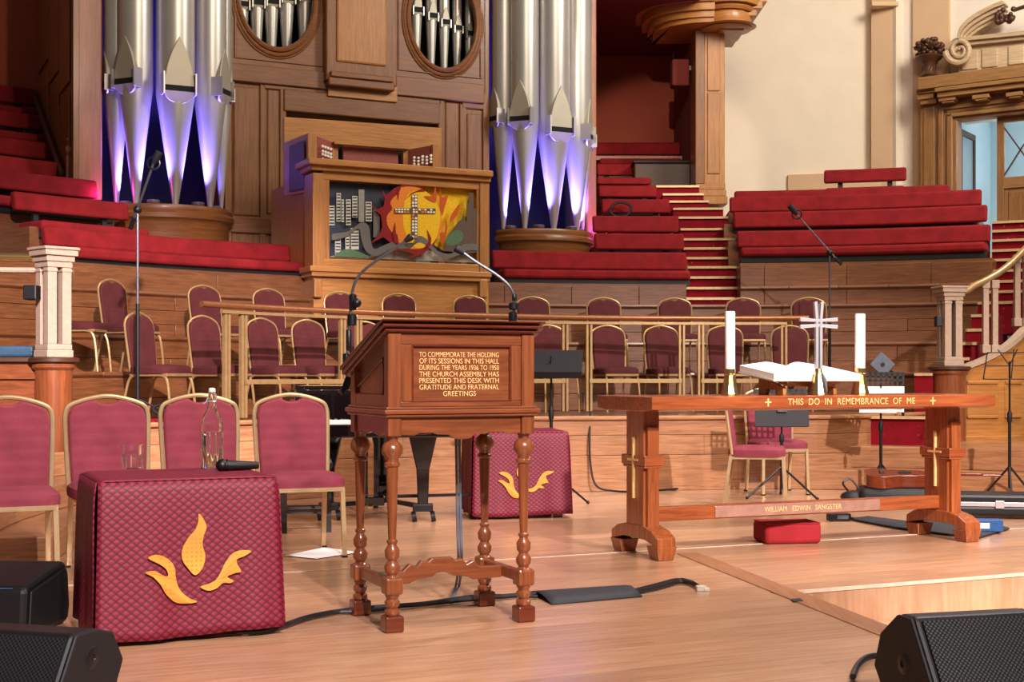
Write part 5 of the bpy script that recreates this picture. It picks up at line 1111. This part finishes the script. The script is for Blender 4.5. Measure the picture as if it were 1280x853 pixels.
obj('glass_body', shell([(.002, 0), (13*kk, 0), (13.5*kk, 1.5*kk), (14.2*kk, 29*kk), (14*kk, 29.6*kk)], .0025), 'glass', gl, True); obj('water', MB().lathe([(.001, .008), (12*kk, .008), (12.8*kk, 17*kk), (.001, 17*kk)], 20, cap=False), 'water', gl, True)
p = TT(284, 590); hm = thing('handheld_microphone', 'black handheld microphone lying on the near cloth-covered table', 'microphone', p+Vector((0, 0, .0)), R(8))
obj('head', MB().sphere((-.02, 0, .026), .026, 14, 10), 'mesh', hm, True); obj('body', MB().tube([(-.012, 0, .026), (.03, .012, .024), (.10, .04, .022), (.12, .048, .022)], .018, 12, rr=[.022, .02, .017, .015]), 'plast', hm, True); obj('ring', MB().tube([(-.004, 0, .026), (.002, .002, .026)], .0245, 12), 'blk', hm, True)
# ---- floor monitor wedges
def wedge(label, loc, yaw, L, prof, gface, sc_=1.0):
    t = thing('monitor_speaker', label, 'loudspeaker', loc, yaw, 'floor monitor speakers')
    obj('cabinet', MB().prism(prof, lambda u, v, t_: (t_, u, v), -L/2+.012, L/2-.012), 'plast', t, False, .012)
    for sx in (-1, 1): obj('end_cap', MB().prism([(u*.985, v*.985+.002) for u, v in prof], lambda u, v, t_: (t_, u, v), sx*(L/2-.014), sx*L/2), 'blkm', t, False, .01); obj('handle_cup', MB().lathe([(.035, 0), (.03, .004), (.012, .005), (.01, .001)], 14).xf(Matrix.Translation((sx*L/2, .02, .13)) @ Matrix.Rotation(R(90)*sx, 4, 'Y')), 'blk', t, True)
    (a0, b0), (a1, b1) = gface; d = Vector((0, a1-a0, b1-b0)); n = Vector((0, -(b1-b0), a1-a0)).normalized()
    if n.y > 0: n = -n
    e = .03; P = []
    me = bpy.data.meshes.new('grille'); bm = bmesh.new(); uvl = bm.loops.layers.uv.new('UVMap')
    c0 = Vector((0, a0, b0)); ln = d.length; dn = d.normalized()
    for lay in (.002, .010):
        for x, q_ in ((-L/2+e, e*.5), (L/2-e, e*.5), (L/2-e, ln-e*.5), (-L/2+e, ln-e*.5)): P.append(bm.verts.new(c0+dn*q_+n*lay+Vector((x, 0, 0))))
    for f in ((4, 5, 6, 7), (0, 1, 5, 4), (1, 2, 6, 5), (2, 3, 7, 6), (3, 0, 4, 7)):
        fa = bm.faces.new([P[i] for i in f])
        for lp_ in fa.loops: co = lp_.vert.co; lp_[uvl].uv = (co.x, (co-c0).dot(dn))
    bmesh.ops.recalc_face_normals(bm, faces=bm.faces); bm.to_mesh(me); bm.free(); me.materials.append(M['mesh']); g = link('grille', me, t)
    obj('badge', MB().lathe([(.012, 0), (.012, .003)], 12).xf(Matrix.Translation(c0+dn*ln*.3+n*.012+Vector((-L/2+.10, 0, 0))) @ n.to_track_quat('Z', 'Y').to_matrix().to_4x4()), 'steel', t)
    return t
WP = [(-.19, 0), (.13, 0), (.20, .09), (.16, .20), (.06, .275), (-.02, .275)]
wedge('black monitor speaker with a mesh front at the bottom right corner', (1.40, 4.12, 0), R(15), .44, WP, ((-.19, 0), (-.02, .275)))
wedge('black monitor speaker with a mesh front at the bottom left corner', (-1.54, 4.22, 0), R(-16), .50, [(-.19, 0), (.15, 0), (.20, .09), (.14, .19), (.05, .215), (-.06, .215)], ((-.19, 0), (-.06, .215)))
w3 = thing('monitor_speaker', 'rounded black monitor speaker seen from behind, left of the near cloth-covered table', 'loudspeaker', (-2.075, 5.32, 0), R(-4), 'floor monitor speakers')
obj('cabinet', MB().prism([(-.22, 0), (.2, 0), (.215, .06), (.2, .21), (.17, .255), (-.2, .2)], lambda u, v, t_: (t_, u, v), -.3, .26), 'plast', w3, False, .025, seg=3)
obj('end_cap', MB().prism([(-.19, .02), (.175, .02), (.19, .07), (.175, .20), (.15, .225), (-.17, .18)], lambda u, v, t_: (t_, u, v), .255, .266), 'blkm', w3, False, .012)
obj('foot', MB().box(-.25, -.2, -.18, .16, -.004, .01).box(.16, .21, -.18, .16, -.004, .01), 'cable', w3)
obj('sticker', MB().box(.02, .2, -.2, -.1, .0, .002).xf(Matrix.Translation((0, 0, .222)) @ Matrix.Rotation(R(8.4), 4, 'X')), 'blue', w3); obj('orange_tag', MB().box(.12, .135, -.232, -.224, .05, .09), 'q_flame', w3)
# ---- piano and stool
PZ = 9.15
def PW_(px): return (px-640)/F*PZ
pn = thing('grand_piano', 'black grand piano standing behind the lectern', 'piano', (PW_(474), PZ, 0), R(4))
hw = .575
obj('key_bed', MB().box(-hw, hw, 0, .30, .58, .67), 'piano', pn, False, .01); obj('keys', MB().box(-hw+.07, hw-.07, .02, .16, .67, .70), 'ivory', pn, False, .003)
for i in range(25):
    if i % 7 in (2, 6): continue
    x = -hw+.10+i*(2*hw-.2)/25; obj('black_key', MB().box(x, x+.016, .07, .165, .70, .712), 'piano', pn)
obj('fallboard', MB().box(-hw+.06, hw-.06, .165, .20, .68, .90), 'piano', pn, False, .01)
for sx in (-1, 1): obj('cheek', MB().prism([(0.0, .60), (0.0, .74), (.08, .80), (.2, .92), (.3, .92), (.3, .60)], lambda u, v, t: (t, u, v), sx*(hw-.06), sx*hw), 'piano', pn, False, .01)
body = [(-hw, .2), (hw, .2), (hw, .75), (hw-.12, 1.05), (hw-.42, 1.3), (hw-.70, 1.42), (hw-.98, 1.38), (-hw+.06, 1.2), (-hw, .95)]
obj('case', MB().prism([(v.x, v.y) for v in spline([Vector((a, b_, 0)) for a, b_ in body], 2, True)], lambda u, v, t: (u, v, t), .60, .90), 'piano', pn, True)
obj('lid', MB().prism([(a*1.01, b_) for a, b_ in body], lambda u, v, t: (u, v, t), .905, .93), 'piano', pn, False, .006)
for x, y in ((-hw+.22, .25), (hw-.28, .12), (.0, 1.1)):
    lg = obj('leg', MB().add([(x-.10, y-.06, .60), (x+.10, y-.06, .60), (x+.10, y+.06, .60), (x-.10, y+.06, .60), (x-.045, y-.04, .36), (x+.045, y-.04, .36), (x+.045, y+.04, .36), (x-.045, y+.04, .36), (x-.035, y-.035, .10), (x+.035, y-.035, .10), (x+.035, y+.035, .10), (x-.035, y+.035, .10)], [(0, 1, 2, 3), (0, 4, 5, 1), (1, 5, 6, 2), (2, 6, 7, 3), (3, 7, 4, 0), (4, 8, 9, 5), (5, 9, 10, 6), (6, 10, 11, 7), (7, 11, 8, 4), (8, 11, 10, 9)]), 'piano', pn, False, .008)
    obj('dolly_bracket', MB().box(x-.07, x+.07, y-.05, y+.05, .07, .12), 'blk', lg, False, .006)
    for dx in (-.06, .07): obj('castor', MB().lathe([(.012, -.016), (.036, -.016), (.036, .016), (.012, .016)], 16).xf(Matrix.Translation((x+dx, y-.03, .036)) @ Matrix.Rotation(R(80), 4, 'Y')), 'blk', lg, True)
obj('dolly_bar', MB().bar((-hw+.22, .25, .10), (.05, .5, .11), .03, .03).bar((hw-.28, .12, .10), (.05, .5, .11), .03, .03).bar((.0, 1.1, .10), (.05, .5, .11), .03, .03).bar((.1, .35, .15), (.75, .3, .17), .02, .02), 'blk', pn)
for dx in (-.1, -.03): obj('lyre_post', MB().box(dx-.015, dx+.015, .25, .28, .12, .60), 'piano', pn)
obj('lyre_foot', MB().box(-.16, .03, .2, .32, .10, .16), 'piano', pn, False, .006)
obj('pedal', MB().box(-.13, -.1, .1, .2, .09, .105).box(-.08, -.05, .1, .2, .09, .105), 'brass', pn)
text('maker_name', 'YAMAHA', .036, 'ink', pn, (-.19, .163, .76), (R(90), 0, 0), 'CENTER', .0005)
ps2 = thing('piano_stool', 'black padded piano stool half hidden behind a rose chair', 'stool', (PW_(397)-.02, 8.75, 0), R(10))
obj('cushion', MB().box(-.17, .17, -.16, .16, .40, .46), 'blk', ps2, True, .025); obj('apron', MB().box(-.16, .16, -.15, .15, .34, .40), 'piano', ps2)
for sx in (-1, 1):
    for sy in (-1, 1): obj('leg', MB().box(sx*.14-.02, sx*.14+.02, sy*.13-.02, sy*.13+.02, 0, .36), 'piano', ps2)
obj('stretcher', MB().box(-.14, .14, -.14, -.12, .12, .15).box(-.14, .14, .12, .14, .12, .15), 'piano', ps2)
# ---- music stands
def tripod(t, r_, z, m='blk', a0=20, legr=.009):
    for i in range(3):
        a = R(a0+120*i); obj('leg', MB().tube([(0, 0, z), (r_*math.cos(a), r_*math.sin(a), .012)], legr, 6), m, t); obj('rubber_foot', MB().sphere((r_*math.cos(a), r_*math.sin(a), .014), .014, 8, 5), 'cable', t)
def music_stand(label, loc, yaw, hgt_, wd, ht, tilt, holes=False, wire=False, zbase=0.0, legr=.32):
    t = thing('music_stand', label, 'music stand', (loc[0], loc[1], zbase), yaw, 'music stands on the stage')
    obj('pole', MB().tube([(0, 0, .08), (0, 0, hgt_*.55)], .013, 10), 'blk', t, True); obj('inner_pole', MB().tube([(0, 0, hgt_*.5), (0, 0, hgt_-ht*.3)], .008, 8), 'blk', t, True); obj('clutch', MB().lathe([(.016, hgt_*.52), (.02, hgt_*.53), (.02, hgt_*.58), (.012, hgt_*.60)], 12), 'blkm', t, True)
    tripod(t, legr, .26)
    mx = Matrix.Translation((0, 0, hgt_-ht*.45)) @ Matrix.Rotation(-tilt, 4, 'X')
    if wire:
        W_ = wd/2
        for a, b_ in (((-W_, 0, -ht*.5), (W_, 0, -ht*.5)), ((-W_*.9, 0, -ht*.0), (W_*.9, 0, -ht*.0)), ((-W_*.75, 0, ht*.5), (W_*.75, 0, ht*.5)), ((-W_, 0, -ht*.5), (-W_*.75, 0, ht*.5)), ((W_, 0, -ht*.5), (W_*.75, 0, ht*.5)), ((-W_*.35, 0, ht*.62), (0, 0, 0)), ((W_*.35, 0, ht*.62), (0, 0, 0)), ((0, 0, -ht*.5), (0.05, 0, ht*.62))):
            obj('desk_wire', MB().tube([mx @ Vector(a), mx @ Vector(b_)], .005, 6), 'blk', t)
    else:
        if holes:
            b = MB(); nx, nz = int(wd/.045), 3
            xs = [-wd/2+wd*i/nx for i in range(nx+1)]
            b.box(-wd/2, wd/2, 0, .006, -ht/2, ht/2-.12); b.box(-wd/2, wd/2, 0, .006, ht/2-.015, ht/2)
            for r_ in range(2): b.box(-wd/2, wd/2, 0, .006, ht/2-.12+.048*(r_+1)-.012, ht/2-.12+.048*(r_+1)+.006)
            for x in xs: b.box(x-.009, x+.009, 0, .006, ht/2-.12, ht/2)
        else: b = MB().box(-wd/2, wd/2, 0, .006, -ht/2, ht/2)
        obj('desk', b.xf(mx), 'blkm', t); obj('lip', MB().box(-wd/2, wd/2, -.05, .006, -ht/2-.006, -ht/2).xf(mx), 'blkm', t); obj('hub', MB().box(-.04, .04, .006, .03, -.04, .04).xf(mx), 'blk', t)
    return t, mx
Zs = 9.95
music_stand('black music stand behind the farther brocade cloth, right of the lectern', ((689-640)/F*10.45, 10.45), R(-4), 1.275, .48, .40, R(58), legr=.30)
a_ = G(977, 623); music_stand('black perforated music stand behind the communion table with its desk under the book', (a_.x, a_.y), R(180), hgt(0, 489, a_.y), .44, .30, R(-8), True)
b_ = U(1101, 612, 11.38); st3, mx3 = music_stand('black perforated music stand holding white sheets between the right candle and the newel', (b_.x, b_.y), R(-18), hgt(0, 466, b_.y), .36, .33, R(22), True, False, 0.0, .2)
sh_ = thing('sheet_music', 'white sheets of music on the perforated stand', 'paper', st3.location, R(-18)); obj('sheet', MB().box(-.15, .19, -.012, -.006, -.20, .03).xf(mx3), 'paper', sh_); obj('sheet', MB().box(-.17, .13, -.018, -.013, -.21, .0).xf(mx3), 'paper', sh_)
c_ = U(1262, 616, 11.05); music_stand('black wire music stand in front of the golden panelled wall at the right edge', (c_.x, c_.y), R(-6), hgt(0, 441, c_.y), .44, .24, R(25), False, True, .0, .22)
pd = U(1103, 456, 12.4); pad = thing('practice_pad', 'grey square drum pad tilted above the perforated music stand', 'drum pad', pd, R(0))
obj('plate', MB().box(-.088, .088, -.01, .02, -.08, .08).xf(Matrix.Rotation(R(42), 4, 'Y')), 'slate', pad, False, .01); obj('spot', MB().lathe([(.02, 0), (.02, .004)], 16).xf(Matrix.Translation((0, -.012, 0)) @ Matrix.Rotation(R(90), 4, 'X')), 'blk', pad); obj('arm', MB().tube([(.08, .02, -.06), (.2, .03, -.15), (.2, .05, -1.0)], .014, 8), 'blk', pad)
# ---- microphone boom stands
def boom(label, px, zb, Z, ypiv, tip, back, cap):
    t = thing('microphone_stand', label, 'microphone stand', U(px, HZ, Z)*Vector((1, 1, 0))+Vector((0, 0, zb)), 0, 'boom microphone stands in the choir'); o_ = t.location
    zp = hgt(0, ypiv, Z)-zb; obj('pole', MB().tube([(0, 0, .05), (0, 0, zp*.55)], .016, 8), 'blk', t, True); obj('inner_pole', MB().tube([(0, 0, zp*.5), (0, 0, zp)], .010, 8), 'steel', t, True); tripod(t, .30, .16)
    a = U(tip[0], tip[1], Z-.1)-o_; c = U(back[0], back[1], Z)-o_
    obj('boom_arm', MB().tube([c, a], .010, 8), 'steel', t, True); obj('clamp', MB().sphere((0, 0, zp), .035, 10, 6), 'blk', t, True); obj('counterweight', MB().tube([c, c+(c-a).normalized()*.10], .018, 8), 'blk', t, True)
    d = U(cap[0], cap[1], Z-.12)-o_; obj('microphone', MB().tube([a, (a+d)/2, d], .028, 10, rr=[.02, .032, .03]), 'blkm', t, True); obj('shock_mount', MB().tube([a+Vector((.05*math.cos(q_), 0, .05*math.sin(q_))) for q_ in [2*math.pi*i/12 for i in range(12)]], .008, 5, True), 'blk', t, True)
    return t
boom('tall boom microphone stand in front of the left organ tower', 172, .655, 10.75, 262, (192, 204), (168, 272), (199, 190))
boom('boom microphone stand reaching over the right-hand benches', 1037, .655, 14.2, 316, (996, 268), (1044, 322), (987, 257))
# cable heap at the foot of the left stand
ch = [U(200+12*math.cos(t*1.0)+t*1.2, 512-6*math.sin(t), 10.7) for t in [i*.5 for i in range(14)]]
for v in ch: v.z = max(v.z, .665)
# ---- guitar and case
gz = G(1130, 632); gt = thing('acoustic_guitar', 'reddish-brown acoustic guitar lying behind the right trestle of the communion table', 'guitar', (gz.x+.02, gz.y+.2, .06), R(-10))
go = [(-.26, .0), (-.25, .13), (-.14, .19), (.0, .13), (.10, .125), (.2, .09), (.23, 0), (.2, -.09), (.10, -.125), (.0, -.13), (-.14, -.19), (-.25, -.13)]
mxg = Matrix.Rotation(R(6), 4, 'X')
obj('body', MB().prism([(v.x, v.y) for v in spline([Vector((a, b_, 0)) for a, b_ in go], 4, True)], lambda u, v, t: mxg @ Vector((u, v, t)), -.05, .05).xf(Matrix.Translation((0, 0, .13))), 'guitar', gt, True, .006)
obj('soundhole', MB().lathe([(.05, 0), (.05, .003)], 18).xf(Matrix.Translation((0, 0, .13)) @ mxg @ Matrix.Translation((.04, 0, .051))), 'slot', gt); obj('bridge', MB().box(-.15, -.12, -.07, .07, .05, .062).xf(Matrix.Translation((0, 0, .13)) @ mxg), 'dark', gt)
obj('neck', MB().box(.2, .62, -.026, .026, .03, .055).xf(Matrix.Translation((0, 0, .13)) @ mxg), 'guitar', gt, False, .006); obj('headstock', MB().box(.62, .76, -.036, .036, .03, .048).xf(Matrix.Translation((0, 0, .13)) @ mxg), 'guitar', gt, False, .006)
gb = thing('guitar_bag', 'soft black bag crumpled under the acoustic guitar', 'bag', (gz.x+.0, gz.y+.2, 0), R(-10))
obj('bag_body', MB().box(-.3, .32, -.2, .2, 0, .125), 'blkm', gb, True, .05, seg=3); obj('pocket', MB().sphere((-.34, -.08, .05), .09, 10, 6, (1.1, 1, .55)), 'blkm', gb, True); obj('strap', MB().tube(spline([(-.38, -.1, .1), (-.42, -.12, .16), (-.36, -.1, .19), (-.3, -.1, .12)], 4), .008, 6), 'blk', gb, True)
gcx = G(1246, 650); gc_ = thing('guitar_case', 'black hard guitar case with silver trim lying on the floor at the right', 'case', (gcx.x+.15, gcx.y+.15, 0), R(-9))
obj('bottom_shell', MB().box(-.45, .6, -.14, .2, .02, .09), 'plast', gc_, False, .02); obj('lid', MB().box(-.45, .6, -.14, .2, .115, .17), 'plast', gc_, False, .02); obj('trim_band', MB().box(-.455, .605, -.145, .205, .088, .118), 'chrome', gc_, False, .003)
for x in (-.1, .32): obj('latch', MB().box(x-.03, x+.03, -.152, -.14, .075, .13), 'chrome', gc_, False, .004)
for x in (-.4, .5): obj('stud', MB().box(x-.03, x+.03, -.12, .18, 0, .022), 'blk', gc_)
# ---- floor cloth, boxes, power block, paper
def flat_sheet(name, pts, m, label, cat, th=.004, wave=.0):
    P = [G(a, b_) for a, b_ in pts]; c = sum((v for v in P), Vector())/len(P)
    b = MB(); b.prism([(v.x-c.x, v.y-c.y) for v in P], lambda u, v, t: (u, v, t), 0.001, th); ob = obj(name, b, m, None, False, .0015); ob.location = (c.x, c.y, .004); return tag(ob, label, cat)
flat_sheet('floor_cloth', [(1062, 651), (1085, 648), (1140, 655), (1180, 652), (1240, 657), (1262, 663), (1225, 674), (1180, 670), (1120, 662)], 'mat', 'black cloth spread on the floor behind the right trestle foot', 'cloth', .012)
flat_sheet('paper_sheet', [(357, 696), (405, 686), (448, 692), (395, 700)], 'paper', 'white paper sheet lying on the floor under the rightmost rose chair', 'paper', .003)
flat_sheet('floor_tab', [(988, 751), (1000, 750), (1004, 753), (992, 754)], 'mat', 'tiny dark tab on the floor beside the step well', 'tape', .003)
bq = G(1237, 668); bx = thing('blue_box', 'small blue and white box on the black floor cloth', 'box', (bq.x, bq.y+.04, .016), R(-4)); obj('carton', MB().box(-.085, .085, -.05, .05, 0, .075), 'bluebox', bx, False, .004); obj('label_panel', MB().box(-.06, .0, -.0515, -.049, .02, .055), 'paper', bx)
pq = G(1050, 652); pb_ = thing('power_block', 'black power block on the floor right of the red hassock', 'power block', (pq.x, pq.y, 0.005), R(8)); obj('housing', MB().box(-.09, .07, -.03, .03, 0, .05), 'plast', pb_, False, .008); obj('socket_plate', MB().box(-.03, .05, -.032, -.028, .015, .04), 'slate', pb_); obj('lead', MB().tube(spline([(.07, 0, .02), (.15, .04, .006), (.22, -.03, .006), (.34, .02, .006)], 5), .005, 6), 'cable', pb_, True)
# ---- cables and the cable mat
def cable(name, pts, r_, label, m='cable', lift=None, n=6):
    P = spline([G(a, b_)+Vector((0, 0, r_+.006)) if z is None else U(a, b_, z) for a, b_, z in pts], n); return tag(obj(name, MB().tube(P, r_, 6), m, None, True, o=P[0]), label, 'cable')
cable('stage_cable', [(296, 796, None), (340, 792, None), (390, 776, None), (445, 767, None), (520, 761, None), (560, 757, None), (612, 752, None), (672, 747, None)], .011, 'thick black cable on the floor running from the near table past the lectern feet')
cable('stage_cable', [(300, 793, None), (350, 789, None), (400, 772, None), (460, 768, None), (540, 757, None), (600, 749, None), (672, 750, None)], .008, 'thin black cable lying along the thick one past the lectern feet')
mt = thing('cable_mat', 'black rubber mat laid over the cables right of the lectern', 'mat', G(732, 748), 0, None, True)
P0 = [G(a, b_) for a, b_ in ((659, 742), (690, 757), (803, 747), (775, 735))]
b = MB(); n = 10; vs = []
for i in range(n+1):
    u = i/n
    for e in range(5):
        v = e/4; a = P0[1].lerp(P0[2], u); c = P0[0].lerp(P0[3], u); q_ = a.lerp(c, v); vs.append((q_.x, q_.y, .006+.026*math.sin(v*math.pi)))
b.add(vs, [(i*5+j, (i+1)*5+j, (i+1)*5+j+1, i*5+j+1) for i in range(n) for j in range(4)]); ob = obj('rubber_sheet', b, 'mat', mt, True); so = ob.modifiers.new('solidify', 'SOLIDIFY'); so.thickness = .005
for k, dy in enumerate((0, 3, 6)):
    cable('stage_cable', [(795, 742+dy*.4, None), (822, 735+dy*.6, None), (846, 729+dy*.5, None), (862, 731+dy*.3, None), (874, 738, None)], .009, ['upper', 'middle', 'lower'][k]+' of three black cables leaving the rubber mat on the right')
cn = G(874, 739); ct_ = thing('cable_connector', 'white plug where the three cables end on the floor', 'plug', cn, R(10)); obj('plug', MB().box(-.015, .03, -.015, .015, 0, .025), 'cablew', ct_, False, .004); obj('socket', MB().box(.02, .045, -.02, .012, 0, .015), 'cablew', ct_, False, .003)
for k, dx in enumerate((0, 4)):
    cable('lectern_cable', [(570+dx, 545, 5.75), (571+dx, 600, 5.75), (572+dx, 660, 5.75), (573+dx, 700, 5.8), (570+dx, 735, None), (562+dx, 755, None)], .006, ['left', 'right'][k]+' of two dark cables hanging down under the lectern', 'slate')
cable('wall_cable', [(738, 515, 11.75), (737, 545, 11.62), (738, 580, 11.6), (745, 607, 11.55), (765, 616, None), (800, 617, None), (850, 613, None)], .009, 'black cable hanging down the platform front and along the floor')
cable('monitor_cable', [(1066, 853, None), (1072, 838, None), (1085, 828, None), (1103, 826, None), (1125, 830, None)], .011, 'black cable curling out of the bottom right monitor speaker')
tag(obj('cable_heap', MB().tube(spline(ch, 4), .012, 6), 'cable', None, True, o=ch[0]), 'black cable heaped at the foot of the tall microphone stand', 'cable')
# ---- small fittings on the newels, blue pad
f1 = U(40, 367, 9.2); tag(obj('newel_speaker', MB().box(-.045, .045, -.05, .05, -.045, .055), 'plast', None, False, .008), 'small black loudspeaker fixed to the left newel post', 'loudspeaker').location = f1
f2 = U(1173, 402, 12.98); tag(obj('newel_speaker', MB().box(-.03, .03, -.04, .04, -.05, .05), 'plast', None, False, .008), 'small black loudspeaker fixed to the right newel post', 'loudspeaker').location = f2
bl = U(24, 438, 9.75); bc = thing('blue_pad', 'blue vinyl pad lying behind the left newel post', 'cushion', bl, 0); obj('pad', MB().box(-.14, .12, -.05, .3, -.05, .03), 'blue', bc, False, .02); obj('seam', MB().box(-.142, .122, -.052, .302, -.014, -.008), 'blue', bc)
